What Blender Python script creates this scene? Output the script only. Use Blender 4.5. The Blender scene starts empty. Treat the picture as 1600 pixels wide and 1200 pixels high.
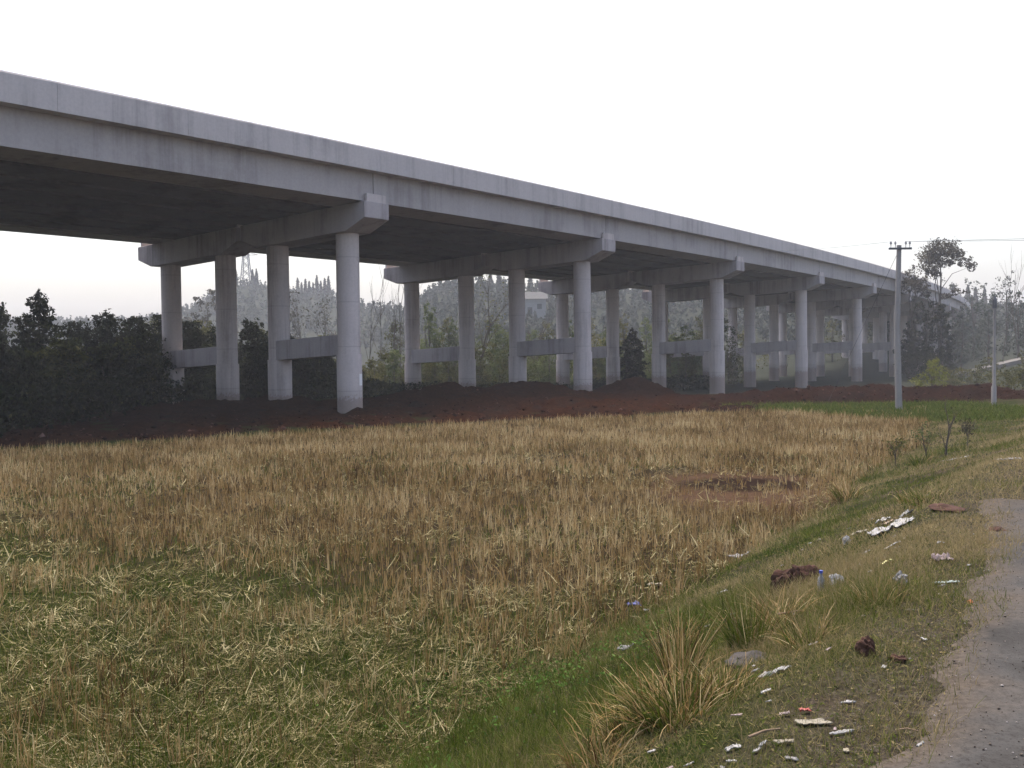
import bpy, math, random
import numpy as np
from mathutils import Matrix, Vector

sc = bpy.context.scene
COL = sc.collection
PI = math.pi
rad = math.radians

# ------------------------------------------------------------------ camera
PITCH, ROLL, FPX = 0.03022, 0.01182, 1550.84
cam_d = bpy.data.cameras.new('camera')
cam = bpy.data.objects.new('camera', cam_d)
COL.objects.link(cam)
_sp, _cp, _sr, _cr = math.sin(PITCH), math.cos(PITCH), math.sin(ROLL), math.cos(ROLL)
_eu = Vector((0, _sp, _cp)); _ex = Vector((1, 0, 0)); _f = Vector((0, _cp, -_sp))
_R = _cr * _ex - _sr * _eu
_U = _sr * _ex + _cr * _eu
cam.matrix_world = Matrix(((_R.x, _U.x, -_f.x, 0), (_R.y, _U.y, -_f.y, 0), (_R.z, _U.z, -_f.z, 2.7), (0, 0, 0, 1)))
cam_d.sensor_fit = 'HORIZONTAL'
cam_d.angle_x = 2 * math.atan(800 / FPX)
cam_d.clip_start = 0.05
cam_d.clip_end = 5000
sc.camera = cam

# ------------------------------------------------------------------ sky, sun, exposure
SUN_EL, SUN_AZ = 68, -14                        # degrees; azimuth from the view direction, negative = left
w = bpy.data.worlds.new('World'); sc.world = w; w.use_nodes = True
nt = w.node_tree; nt.nodes.clear()
sky = nt.nodes.new('ShaderNodeTexSky'); sky.sky_type = 'NISHITA'; sky.sun_disc = False
sky.sun_elevation = rad(SUN_EL); sky.sun_rotation = rad(SUN_AZ)
sky.air_density = 1.0; sky.dust_density = 6.0; sky.ozone_density = 1.0
bg = nt.nodes.new('ShaderNodeBackground'); bg.inputs['Strength'].default_value = 0.15
wo = nt.nodes.new('ShaderNodeOutputWorld')
nt.links.new(sky.outputs[0], bg.inputs[0]); nt.links.new(bg.outputs[0], wo.inputs[0])
sl = bpy.data.lights.new('sun', 'SUN'); sl.energy = 0.9; sl.angle = rad(12); sl.color = (1.0, 0.95, 0.88)
so = bpy.data.objects.new('sun', sl); COL.objects.link(so)
_sd = Vector((math.sin(rad(SUN_AZ)) * math.cos(rad(SUN_EL)), math.cos(rad(SUN_AZ)) * math.cos(rad(SUN_EL)), math.sin(rad(SUN_EL))))
so.rotation_euler = _sd.to_track_quat('Z', 'Y').to_euler()
so.location = (0, 0, 80)
vs = sc.view_settings
vs.view_transform = 'Standard'; vs.look = 'None'; vs.gamma = 1; vs.use_curve_mapping = False
vs.exposure = 1.4
sc.cycles.use_denoising = True
sc.cycles.max_bounces = 5; sc.cycles.diffuse_bounces = 2; sc.cycles.volume_bounces = 1
sc.cycles.transparent_max_bounces = 4

# ------------------------------------------------------------------ helpers
rng = np.random.default_rng(7)
random.seed(7)


def _hash(ix, iy, seed):
    n = (ix.astype(np.int64) * 374761393 + iy.astype(np.int64) * 668265263 + seed * 974634137) & 0x7fffffff
    n = ((n ^ (n >> 13)) * 1274126177) & 0x7fffffff
    return ((n ^ (n >> 16)) & 0xffff) / 65535.0


def vnoise(x, y, seed=0):
    x = np.asarray(x, float); y = np.asarray(y, float)
    ix, iy = np.floor(x), np.floor(y)
    fx, fy = x - ix, y - iy
    fx = fx * fx * (3 - 2 * fx); fy = fy * fy * (3 - 2 * fy)
    a = _hash(ix, iy, seed); b = _hash(ix + 1, iy, seed); c = _hash(ix, iy + 1, seed); d = _hash(ix + 1, iy + 1, seed)
    return (a + (b - a) * fx) * (1 - fy) + (c + (d - c) * fx) * fy


def fbm(x, y, seed=0, octaves=4, gain=0.5):
    s = 0; a = 1; t = 0
    for k in range(octaves):
        s = s + a * vnoise(np.asarray(x) * 2 ** k, np.asarray(y) * 2 ** k, seed + 17 * k); t += a; a *= gain
    return s / t


def sstep(a, b, x):
    t = np.clip((np.asarray(x, float) - a) / (b - a), 0, 1)
    return t * t * (3 - 2 * t)


def mesh_np(name, V, F, mat, tint=None, smooth=False, extra=None):
    """V (n,3), F (m,k) with equal k -> mesh; tint: value per vertex."""
    V = np.asarray(V, np.float32); F = np.asarray(F, np.int32)
    me = bpy.data.meshes.new(name)
    k = F.shape[1]
    me.vertices.add(len(V)); me.vertices.foreach_set('co', V.ravel())
    me.loops.add(F.size); me.loops.foreach_set('vertex_index', F.ravel())
    me.polygons.add(len(F))
    me.polygons.foreach_set('loop_start', np.arange(0, F.size, k, dtype=np.int32))
    me.polygons.foreach_set('loop_total', np.full(len(F), k, np.int32))
    if smooth:
        me.polygons.foreach_set('use_smooth', np.ones(len(F), bool))
    me.update(calc_edges=True)
    at = dict(extra or {})
    if tint is not None:
        at['tint'] = tint
    for n, v in at.items():
        a = me.attributes.new(n, 'FLOAT', 'POINT'); a.data.foreach_set('value', np.asarray(v, np.float32))
    if mat is not None:
        me.materials.append(mat)
    return me


def link(name, me, parent=None, loc=None):
    o = bpy.data.objects.new(name, me); COL.objects.link(o)
    if parent is not None:
        o.parent = parent
    if loc is not None:
        o.location = loc
    return o


def tag(o, label=None, cat=None, group=None, kind=None):
    if label: o['label'] = label
    if cat: o['category'] = cat
    if group: o['group'] = group
    if kind: o['kind'] = kind
    return o


def thing(name, loc, label, cat, group=None, rotz=0.0):
    o = bpy.data.objects.new(name, None); COL.objects.link(o)
    o.empty_display_size = 0.2
    o.location = loc; o.rotation_euler = (0, 0, rotz)
    return tag(o, label, cat, group)


class MB:
    """collects polygons of any size, builds ONE mesh"""
    def __init__(s):
        s.v = []; s.f = []

    def box(s, c, size, rot=None):
        x, y, z = size[0] / 2, size[1] / 2, size[2] / 2
        P = [Vector((a, b, d)) for d in (-z, z) for a, b in ((-x, -y), (x, -y), (x, y), (-x, y))]
        s.hexa([Vector(c) + (rot @ p if rot else p) for p in P])

    def hexa(s, P):
        n = len(s.v); s.v += [tuple(p) for p in P]
        for q in ((3, 2, 1, 0), (4, 5, 6, 7), (0, 1, 5, 4), (1, 2, 6, 5), (2, 3, 7, 6), (3, 0, 4, 7)):
            s.f.append(tuple(n + i for i in q))

    def tube(s, pts, rs, n=8, cap=True):
        pts = [Vector(p) for p in pts]
        base = len(s.v)
        up0 = None
        for i, p in enumerate(pts):
            d = (pts[min(i + 1, len(pts) - 1)] - pts[max(i - 1, 0)]).normalized()
            ref = Vector((0, 0, 1)) if abs(d.z) < 0.9 else Vector((1, 0, 0))
            a = d.cross(ref).normalized(); b = d.cross(a).normalized()
            for k in range(n):
                t = 2 * PI * k / n
                q = p + (a * math.cos(t) + b * math.sin(t)) * rs[i]
                s.v.append(tuple(q))
        for i in range(len(pts) - 1):
            for k in range(n):
                k2 = (k + 1) % n
                s.f.append((base + i * n + k, base + i * n + k2, base + (i + 1) * n + k2, base + (i + 1) * n + k))
        if cap:
            m = len(s.v); e = base + (len(pts) - 1) * n
            s.v += [s.v[base + k] for k in range(n)] + [s.v[e + k] for k in range(n)]   # own corners, so smooth sides stay round
            s.f.append(tuple(m + k for k in range(n)))
            s.f.append(tuple(m + n + k for k in reversed(range(n))))

    def build(s, name, mat, parent=None, smooth=False, loc=None, bevel=0):
        me = bpy.data.meshes.new(name)
        me.from_pydata(s.v, [], s.f); me.update()
        import bmesh
        bm = bmesh.new(); bm.from_mesh(me); bmesh.ops.recalc_face_normals(bm, faces=bm.faces)
        if bevel:
            bmesh.ops.bevel(bm, geom=list(bm.edges), offset=bevel, segments=1, affect='EDGES', clamp_overlap=True)
        bm.to_mesh(me); bm.free()
        if smooth:
            me.polygons.foreach_set('use_smooth', np.ones(len(me.polygons), bool))
        me.materials.append(mat)
        return link(name, me, parent, loc)


# ------------------------------------------------------------------ materials
def new_mat(name):
    m = bpy.data.materials.new(name); m.use_nodes = True
    n = m.node_tree; n.nodes.clear()
    out = n.nodes.new('ShaderNodeOutputMaterial')
    return m, n, out


def ramp_node(n, fac, stops):
    r = n.nodes.new('ShaderNodeValToRGB')
    el = r.color_ramp.elements
    while len(el) > 1: el.remove(el[-1])
    el[0].position = stops[0][0]; el[0].color = (*stops[0][1], 1)
    for p, c in stops[1:]:
        e = el.new(p); e.color = (*c, 1)
    if fac is not None: n.links.new(fac, r.inputs[0])
    return r


def dim(stops, k): return [(p, tuple(v * k for v in c)) for p, c in stops]


def noise_node(n, scale, detail=4, vec=None, rough=0.6, dist=0.0):
    t = n.nodes.new('ShaderNodeTexNoise'); t.inputs['Scale'].default_value = scale
    t.inputs['Detail'].default_value = detail; t.inputs['Roughness'].default_value = rough
    t.inputs['Distortion'].default_value = dist
    if vec is not None: n.links.new(vec, t.inputs['Vector'])
    return t


def mix_node(n, fac, a, b, mode='MIX'):
    m = n.nodes.new('ShaderNodeMix'); m.data_type = 'RGBA'; m.blend_type = mode
    for sock, v in ((m.inputs[0], fac), (m.inputs[6], a), (m.inputs[7], b)):
        if hasattr(v, 'is_linked'): n.links.new(v, sock)
        elif isinstance(v, (tuple, list)): sock.default_value = (*v, 1) if len(v) == 3 else v
        else: sock.default_value = v
    return m.outputs[2]


def math_node(n, op, a, b=None, c=None):
    m = n.nodes.new('ShaderNodeMath'); m.operation = op
    for i, v in enumerate((a, b, c)):
        if v is None: continue
        if hasattr(v, 'is_linked'): n.links.new(v, m.inputs[i])
        else: m.inputs[i].default_value = v
    return m.outputs[0]


def pos_node(n, scale=(1, 1, 1)):
    g = n.nodes.new('ShaderNodeNewGeometry')
    mp = n.nodes.new('ShaderNodeMapping'); mp.inputs['Scale'].default_value = scale
    n.links.new(g.outputs['Position'], mp.inputs['Vector'])
    return mp.outputs[0]


def attr_node(n, name):
    a = n.nodes.new('ShaderNodeAttribute'); a.attribute_name = name
    return a.outputs['Fac']


def bsdf(n, out, color, rough=0.9, bump=None, bump_str=0.3, bump_dist=0.02, spec=0.3):
    b = n.nodes.new('ShaderNodeBsdfPrincipled')
    if hasattr(color, 'is_linked'): n.links.new(color, b.inputs['Base Color'])
    else: b.inputs['Base Color'].default_value = (*color, 1)
    if hasattr(rough, 'is_linked'): n.links.new(rough, b.inputs['Roughness'])
    else: b.inputs['Roughness'].default_value = rough
    b.inputs['Specular IOR Level'].default_value = spec
    if bump is not None:
        bp = n.nodes.new('ShaderNodeBump'); bp.inputs['Strength'].default_value = bump_str
        bp.inputs['Distance'].default_value = bump_dist
        n.links.new(bump, bp.inputs['Height']); n.links.new(bp.outputs[0], b.inputs['Normal'])
    n.links.new(b.outputs[0], out.inputs['Surface'])
    return b


def mat_concrete(name, base, dark, streak=0.5, rings=False):
    m, n, out = new_mat(name)
    p = pos_node(n)
    big = noise_node(n, 0.35, 5, p)
    st = noise_node(n, 1.0, 6, pos_node(n, (1.9, 1.9, 0.09)), 0.7)
    fine = noise_node(n, 9, 5, p, 0.7)
    f1 = math_node(n, 'MULTIPLY_ADD', st.outputs[0], streak, math_node(n, 'MULTIPLY', big.outputs[0], 1 - streak))
    c = ramp_node(n, f1, [(0.36, dark), (0.50, base), (0.72, tuple(min(1, 1.13 * v) for v in base))])
    sp = ramp_node(n, fine.outputs[0], [(0.25, (0.90, 0.90, 0.90)), (0.6, (1.03, 1.03, 1.03))])
    c2 = mix_node(n, 1.0, c.outputs[0], sp.outputs[0], 'MULTIPLY')
    if rings:                                   # pour joints round the columns, mud splashed up their feet
        sx = n.nodes.new('ShaderNodeSeparateXYZ'); n.links.new(p, sx.inputs[0])
        zz = math_node(n, 'ADD', sx.outputs[2], math_node(n, 'MULTIPLY', big.outputs[0], 0.02))
        fr = math_node(n, 'ABSOLUTE', math_node(n, 'SUBTRACT', math_node(n, 'FRACT', math_node(n, 'DIVIDE', zz, 2.1)), 0.5))
        rg = ramp_node(n, fr, [(0.0, (0.82, 0.82, 0.82)), (0.008, (0.88, 0.88, 0.88)), (0.018, (1, 1, 1))])
        c2 = mix_node(n, 1.0, c2, rg.outputs[0], 'MULTIPLY')
        md = math_node(n, 'SUBTRACT', sx.outputs[2], math_node(n, 'MULTIPLY', fine.outputs[0], 1.3))
        mr = ramp_node(n, md, [(0.0, (0.6, 0.6, 0.6)), (0.12, (0.25, 0.25, 0.25)), (0.6, (0, 0, 0))])
        c2 = mix_node(n, mr.outputs[0], c2, (0.15, 0.095, 0.065))
    bsdf(n, out, c2, 0.95, fine.outputs[0], 0.35, 0.01, 0.08)
    return m


def mat_leaf(name, stops, transl=0.35, rough=0.75):
    m, n, out = new_mat(name)
    r = ramp_node(n, attr_node(n, 'tint'), stops)
    d = n.nodes.new('ShaderNodeBsdfPrincipled'); d.inputs['Roughness'].default_value = rough
    d.inputs['Specular IOR Level'].default_value = 0.04
    t = n.nodes.new('ShaderNodeBsdfTranslucent')
    n.links.new(r.outputs[0], d.inputs['Base Color']); n.links.new(r.outputs[0], t.inputs['Color'])
    mx = n.nodes.new('ShaderNodeMixShader'); mx.inputs[0].default_value = transl
    n.links.new(d.outputs[0], mx.inputs[1]); n.links.new(t.outputs[0], mx.inputs[2])
    n.links.new(mx.outputs[0], out.inputs['Surface'])
    return m


def mat_plain(name, color, rough=0.7, scale=20, var=0.25, spec=0.3, bump=0.2):
    m, n, out = new_mat(name)
    t = noise_node(n, scale, 4, pos_node(n))
    c = ramp_node(n, t.outputs[0], [(0.3, tuple(v * (1 - var) for v in color)), (0.7, tuple(min(1, v * (1 + var * 0.6)) for v in color))])
    bsdf(n, out, c.outputs[0], rough, t.outputs[0], bump, 0.01, spec)
    return m


M = {}
M['girder'] = mat_concrete('girder_concrete', (0.385, 0.345, 0.33), (0.245, 0.217, 0.21), 0.45)
M['parapet'] = mat_concrete('parapet_concrete', (0.47, 0.425, 0.405), (0.33, 0.297, 0.285), 0.55)
M['pier'] = mat_concrete('pier_concrete', (0.51, 0.445, 0.42), (0.31, 0.262, 0.245), 0.65, True)
M['cap'] = mat_concrete('shaded_cap_concrete', (0.37, 0.33, 0.325), (0.20, 0.175, 0.172), 0.55)  # caps and tie beams: pier concrete made darker, shade painted into it
M['girder_shaded'] = mat_concrete('shaded_girder_concrete', (0.13, 0.115, 0.115), (0.08, 0.07, 0.07), 0.3)  # girder concrete darkened, standing in for shade under the deck
M['wood'] = mat_plain('bark', (0.075, 0.06, 0.05), 0.9, 6, 0.4)
M['pole'] = mat_concrete('pole_concrete', (0.27, 0.25, 0.235), (0.19, 0.175, 0.165), 0.6)
M['steel'] = mat_plain('weathered_steel', (0.10, 0.10, 0.105), 0.6, 8, 0.3)
M['ceramic'] = mat_plain('insulator_glaze', (0.35, 0.33, 0.32), 0.3, 8, 0.1)
# ------------------------------------------------------------------ terrain: field 0 m, road about 1.1 m, low ground beyond the viaduct
FR = np.array([(-14.0, -18.6), (-4.1, 0.0), (-0.7, 6.47), (-0.03, 7.73), (0.54, 8.69), (1.59, 10.4), (3.27, 13.38), (5.21, 16.51), (7.66, 21.59), (11.17, 27.06), (14.31, 34.11), (18.6, 44.0), (30, 70)])
RE = np.array([(-9.5, -15.0), (-0.8, 0.0), (1.36, 3.76), (1.63, 4.2), (2.01, 4.88), (2.39, 5.54), (2.97, 6.57), (3.53, 7.58), (4.1, 8.65), (4.84, 10.28), (7.3, 14), (11.3, 20), (16.2, 27), (20.5, 34), (27, 45), (44, 72)])
FT = np.array([(-60.0, -8.0), (-30.0, 18.0), (-18.02, 27.85), (-15.41, 29.76), (-10.49, 32.42), (-4.82, 37.17), (2.6, 40.58), (11.53, 44.69), (14.42, 49.7), (24.0, 49.3), (60, 49)])


def x_field(y): return np.interp(y, FR[:, 1], FR[:, 0])
def x_road(y): return np.interp(y, RE[:, 1], RE[:, 0])
def y_top(x): return np.interp(x, FT[:, 0], FT[:, 1])


def hill_crest(px):
    yp = np.interp(px, [-400, 200, 300, 345, 375, 420, 470, 520, 575, 630, 680, 720, 800, 900, 1000, 1200, 1400, 1500, 1600, 2000],
                   [505, 508, 485, 462, 447, 452, 458, 460, 483, 487, 462, 449, 455, 458, 455, 456, 464, 477, 488, 480])
    hor = 553.1 - 0.0118 * (px - 800)
    rc = np.interp(px, [-400, 560, 680, 2000], [400, 400, 310, 300])
    return 2.7 + (hor - yp) / 1550.0 * rc, rc


def hill_z(x, y):
    x = np.asarray(x, float); y = np.asarray(y, float)
    px = 800 + 1550 * x / np.maximum(y, 40)
    px = np.clip(px, -400, 2000)
    z, rc = hill_crest(px)
    t = np.clip((y - (rc - 160)) / 160, 0, 1)
    t = t * t * (3 - 2 * t) * 0.6 + t * 0.4
    back = np.clip((y - rc) / 300, 0, 1)
    return (z + 0.8) * t * (1 - 0.4 * back) - 0.8 + (fbm(x / 22, y / 22, 5) - 0.5) * 2.0 * np.clip(t * 3, 0, 1)


def verge_t(x, y):
    a, b = x_field(y), x_road(y)
    return np.clip((x - a) / (b - a), 0, 1)


def ground_z(x, y):
    x = np.asarray(x, float); y = np.asarray(y, float)
    t = verge_t(x, y)
    hs = np.interp(y, [-20, 14, 42, 60], [1.1, 1.1, 0.25, 0.0])
    prof = np.interp(t, [0, 0.12, 0.5, 0.85, 1.0], [0, 0.16, 0.55, 0.97, 1.0])
    z = hs * prof
    z = z + (fbm(x * 1.3, y * 1.3, 2) - 0.5) * 0.10 * np.where((t > 0.03) & (t < 0.97), 1, 0.35)
    z = z + (fbm(x * 0.25, y * 0.25, 3) - 0.5) * 0.10
    low = sstep(62, 80, y)
    z = z - 0.85 * low
    rise = 3.3 * np.clip((800 + 1550 * x / np.maximum(y, 40) - 1485) / 200, 0, 1.6) * sstep(66, 112, y)
    z = z + rise
    h = hill_z(x, y) + rise
    k = sstep(115, 150, y)
    return z * (1 - k) + h * k


def soil_z(x, y):
    """the red soil tipped along the viaduct; below the ground where there is none"""
    e = y - y_top(x)
    w = (fbm(x * 0.9, y * 0.9, 31, 4) - 0.5)
    z = -0.25 + 0.30 * sstep(-0.3, 1.6, e + w * 1.6)
    for cx, cy, h, rx, ry in ((0.6, 57.8, 0.92, 3.2, 2.2), (8.0, 64.6, 1.05, 2.5, 2.1), (-3.4, 54.4, 0.95, 3.4, 2.0), (-11.6, 50.5, 0.5, 3.0, 2.2),
                              (-8.0, 53.0, 0.15, 2.6, 1.8), (-1.5, 50.0, 0.35, 4.0, 2.0), (3.0, 48.5, 0.25, 4.5, 1.8), (-16.5, 49.5, 0.35, 3.5, 2.4), (4.0, 56.0, 0.18, 2.5, 1.8)):
        z = z + h * np.exp(-((x - cx) / rx) ** 2 - ((y - cy) / ry) ** 2)
    bank = sstep(12, 17, x + w * 4) * (1 - sstep(27, 32, x)) * sstep(50.5, 54.0, y + w * 1.6) * (1 - sstep(56.5, 60, y + w * 2))
    z = z + 0.52 * bank
    z = z + w * 0.42 * sstep(0.5, 3, e) + (fbm(x * 1.9, y * 1.9, 37, 4) - 0.5) * 0.55 * sstep(0.3, 2, e)
    left = sstep(-40, -34, x)
    back = 1 - sstep(21, 27, e + w * 4 + 9 * sstep(8, 13, x))
    right = 1 - sstep(26, 32, x)
    return z - 1.2 * (1 - back) - 1.2 * (1 - left) - 1.2 * (1 - right)


def top_z(x, y):
    return np.maximum(ground_z(x, y), soil_z(x, y))

# ------------------------------------------------------------------ ground materials
def mat_ground():
    m, n, out = new_mat('ground_mat')
    p = pos_node(n)
    fine = noise_node(n, 14, 9, p, 0.78)
    mid = noise_node(n, 0.9, 6, p, 0.68)
    big = noise_node(n, 0.22, 4, p, 0.6)
    # field soil: brown, with mossy green patches
    soil = ramp_node(n, fine.outputs[0], dim([(0.25, (0.016, 0.012, 0.007)), (0.5, (0.042, 0.031, 0.017)), (0.75, (0.10, 0.073, 0.042))], 0.62))
    green = ramp_node(n, fine.outputs[0], dim([(0.25, (0.010, 0.015, 0.004)), (0.55, (0.030, 0.042, 0.010)), (0.8, (0.075, 0.085, 0.024))], 0.62))
    gf = math_node(n, 'ADD', math_node(n, 'MULTIPLY_ADD', mid.outputs[0], 0.7, attr_node(n, 'green')), math_node(n, 'MULTIPLY', big.outputs[0], 0.4))
    gm = ramp_node(n, gf, [(0.70, (0, 0, 0)), (1.0, (1, 1, 1))])
    c = mix_node(n, gm.outputs[0], soil.outputs[0], green.outputs[0])
    pink = ramp_node(n, fine.outputs[0], dim([(0.25, (0.030, 0.018, 0.011)), (0.75, (0.16, 0.098, 0.062))], 0.62))
    bm_ = math_node(n, 'MULTIPLY_ADD', mid.outputs[0], 0.6, attr_node(n, 'bare'))
    bmr = ramp_node(n, bm_, [(0.55, (0, 0, 0)), (1.3, (1, 1, 1))])
    c = mix_node(n, bmr.outputs[0], c, pink.outputs[0])
    ash = ramp_node(n, fine.outputs[0], dim([(0.3, (0.012, 0.008, 0.006)), (0.8, (0.06, 0.038, 0.028))], 0.62))
    am = math_node(n, 'MULTIPLY_ADD', fine.outputs[0], 0.7, math_node(n, 'MULTIPLY', attr_node(n, 'ash'), 0.8))
    amr = ramp_node(n, am, [(0.62, (0, 0, 0)), (0.95, (1, 1, 1))])
    c = mix_node(n, amr.outputs[0], c, ash.outputs[0])
    # verge and track earth
    dirt = ramp_node(n, fine.outputs[0], dim([(0.25, (0.025, 0.019, 0.014)), (0.5, (0.075, 0.058, 0.042)), (0.75, (0.18, 0.15, 0.115))], 0.62))
    vg = mix_node(n, ramp_node(n, mid.outputs[0], [(0.42, (1, 1, 1)), (0.62, (0, 0, 0))]).outputs[0], dirt.outputs[0], green.outputs[0])
    c = mix_node(n, attr_node(n, 'verge'), c, vg)
    pale = ramp_node(n, fine.outputs[0], dim([(0.25, (0.022, 0.018, 0.013)), (0.48, (0.070, 0.058, 0.044)), (0.75, (0.17, 0.148, 0.12))], 0.62))
    c = mix_node(n, attr_node(n, 'track'), c, pale.outputs[0])
    grit = noise_node(n, 55, 3, p, 0.8)
    gr_ = ramp_node(n, grit.outputs[0], [(0.34, (0.35, 0.33, 0.30)), (0.5, (1, 1, 1)), (0.66, (1.7, 1.65, 1.55))])
    c = mix_node(n, 0.85, c, gr_.outputs[0], 'MULTIPLY')
    hill = ramp_node(n, mid.outputs[0], dim([(0.3, (0.03, 0.036, 0.026)), (0.5, (0.05, 0.056, 0.042)), (0.7, (0.075, 0.078, 0.058))], 0.62))
    c = mix_node(n, attr_node(n, 'far'), c, hill.outputs[0])
    bsdf(n, out, c, 1.0, fine.outputs[0], 0.6, 0.03, 0.0)
    return m


M['ground'] = mat_ground()


def mat_soil():
    m, n, out = new_mat('red_soil')
    p = pos_node(n)
    fine = noise_node(n, 5, 7, p, 0.72); mid = noise_node(n, 0.7, 5, p, 0.6)
    a = ramp_node(n, fine.outputs[0], dim([(0.25, (0.020, 0.007, 0.003)), (0.5, (0.052, 0.019, 0.008)), (0.78, (0.115, 0.048, 0.024))], 0.44))
    b = ramp_node(n, fine.outputs[0], dim([(0.25, (0.014, 0.010, 0.008)), (0.5, (0.036, 0.024, 0.019)), (0.78, (0.08, 0.055, 0.043))], 0.44))
    c = mix_node(n, ramp_node(n, mid.outputs[0], [(0.52, (0, 0, 0)), (0.70, (1, 1, 1))]).outputs[0], a.outputs[0], b.outputs[0])
    d = ramp_node(n, fine.outputs[0], dim([(0.25, (0.012, 0.006, 0.005)), (0.5, (0.028, 0.0155, 0.013)), (0.78, (0.06, 0.037, 0.031))], 0.44))
    c = mix_node(n, attr_node(n, 'dark'), c, d.outputs[0])
    bsdf(n, out, c, 1.0, fine.outputs[0], 0.9, 0.08, 0.0)
    return m


M['soil'] = mat_soil()


def mat_road():
    m, n, out = new_mat('road_concrete')
    p = pos_node(n)
    fine = noise_node(n, 30, 6, p, 0.75); mid = noise_node(n, 1.4, 5, p, 0.6); gr = noise_node(n, 120, 2, p, 0.5)
    c = ramp_node(n, mid.outputs[0], dim([(0.3, (0.06, 0.057, 0.053)), (0.5, (0.098, 0.094, 0.089)), (0.75, (0.135, 0.127, 0.12))], 0.80))
    s = ramp_node(n, fine.outputs[0], dim([(0.28, (0.62, 0.58, 0.55)), (0.5, (1, 1, 1)), (0.75, (1.12, 1.1, 1.08))], 0.80))
    c = mix_node(n, 1.0, c.outputs[0], s.outputs[0], 'MULTIPLY')
    g = ramp_node(n, gr.outputs[0], [(0.28, (0.55, 0.53, 0.5)), (0.42, (1, 1, 1))])
    c = mix_node(n, 0.7, c, g.outputs[0], 'MULTIPLY')
    dirt = ramp_node(n, fine.outputs[0], dim([(0.25, (0.035, 0.028, 0.021)), (0.7, (0.14, 0.115, 0.092))], 0.80))
    ed = math_node(n, 'MULTIPLY_ADD', mid.outputs[0], 0.9, attr_node(n, 'edge'))
    er = ramp_node(n, ed, [(0.72, (0, 0, 0)), (1.05, (1, 1, 1))])
    c = mix_node(n, er.outputs[0], c, dirt.outputs[0])
    bsdf(n, out, c, 1.0, fine.outputs[0], 0.35, 0.01, 0.04)
    return m


M['road'] = mat_road()


def grid_mesh(name, X, Y, Z, mat, extra=None, smooth=True):
    ny, nx = X.shape
    V = np.stack([X.ravel(), Y.ravel(), Z.ravel()], 1)
    i = np.arange(ny * nx).reshape(ny, nx)
    F = np.stack([i[:-1, :-1].ravel(), i[:-1, 1:].ravel(), i[1:, 1:].ravel(), i[1:, :-1].ravel()], 1)
    return mesh_np(name, V, F, mat, None, smooth, {k: v.ravel() for k, v in (extra or {}).items()})


def ell(x, y, cx, cy, rx, ry):
    return np.clip(1.6 - np.sqrt(((x - cx) / rx) ** 2 + ((y - cy) / ry) ** 2), 0, 1)


def green_attr(x, y):
    """where weeds come up between the stubble: near left of the field, its edges"""
    g = 0.36 * (1 - sstep(8, 15, y + 0.5 * x)) + 0.20 * (1 - sstep(-13, -3, x)) * sstep(8, 14, y)
    g = g + 0.25 * (1 - sstep(0.0, 1.6, y_top(x) - y)) * (fbm(x * .3, y * .3, 71) > 0.42)
    return g


def green_strip(x, y):
    return sstep(9.5, 11.0, x) * sstep(-1.2, 0.6, y - (45.4 - 2.0 * (x - 11.0)) + 1.5 * (fbm(x, y, 77) - .5)) * (1 - sstep(49, 50, y)) * (1 - sstep(20, 23, x))


def bare_attr(x, y): return ell(x, y, 4.6, 19.4, 1.7, 2.6)
def ash_attr(x, y): return ell(x, y, 4.75, 20.1, 1.35, 0.95)


def axis(*segs):
    out = []
    for a, b, st in segs:
        out += list(np.arange(a, b, st))
    out.append(segs[-1][1])
    return np.array(out)


gx = axis((-900, -200, 50), (-200, -60, 7), (-60, -26, 1.5), (-26, -8, 0.5), (-8, 12, 0.2), (12, 34, 0.5), (34, 80, 1.6), (80, 200, 6), (200, 900, 50))
gy = axis((-500, -60, 40), (-60, -12, 4), (-12, 3, 0.8), (3, 16, 0.2), (16, 52, 0.4), (52, 100, 1.5), (100, 460, 6), (460, 1000, 45))
X, Y = np.meshgrid(gx, gy)
Z = ground_z(X, Y)
under = (X > x_road(Y) + 0.3) & (X < x_road(Y) + 6.6) & (Y < 10.6) & (Y > -17)
Z = np.where(under, Z - 0.06, Z)
vt = verge_t(X, Y)
verge = sstep(0.02, 0.10, vt) * (1 - sstep(45, 60, Y))
track = sstep(0.72, 1.0, vt + 0.25 * (fbm(X * 1.5, Y * 1.5, 45) - .5)) * (1 - sstep(45, 60, Y)) * 0.9
ext = dict(green=green_attr(X, Y) + 0.6 * green_strip(X, Y), bare=bare_attr(X, Y), ash=ash_attr(X, Y), verge=verge, track=track, far=sstep(60, 90, Y))
tag(link('ground', grid_mesh('ground', X, Y, Z, M['ground'], ext)), kind='structure')

# the narrow concrete road at the camera, ragged at its left edge
v_ = axis((-16, 2, 0.5), (2, 10.55, 0.05)); u_ = np.concatenate([[0, 0.08, 0.18, 0.3, 0.5, 0.8], np.linspace(1.2, 6.2, 12)])
U, Vv = np.meshgrid(u_, v_)
rag = (fbm(Vv * 1.6, Vv * 0 + 3, 41, 5, .65) - 0.5) * 0.42
endr = (fbm(U * 0.9, U * 0 + 9, 43, 4) - 0.5) * 0.9
Yr = Vv + np.where(Vv > 9.5, endr * (Vv - 9.5), 0)
Xr = x_road(Vv) + 0.0 + rag * np.clip(1 - U / 2, 0, 1) + U
hz = np.interp(Yr, [-20, 14, 42], [1.1, 1.1, 0.25])
Zr = hz + 0.03 + (fbm(Xr * 0.25, Yr * 0.25, 3) - 0.5) * 0.10 + (fbm(Xr * 1.3, Yr * 1.3, 2) - 0.5) * 0.035 - 0.05 * np.exp(-U / 0.1)
Zr = np.where(Vv > 10.3, Zr - 0.05, Zr)
edge = np.exp(-U / 0.45) * 0.75 + np.exp(-(10.6 - np.clip(Vv, -99, 10.5)) / 0.5) * 0.4
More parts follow.
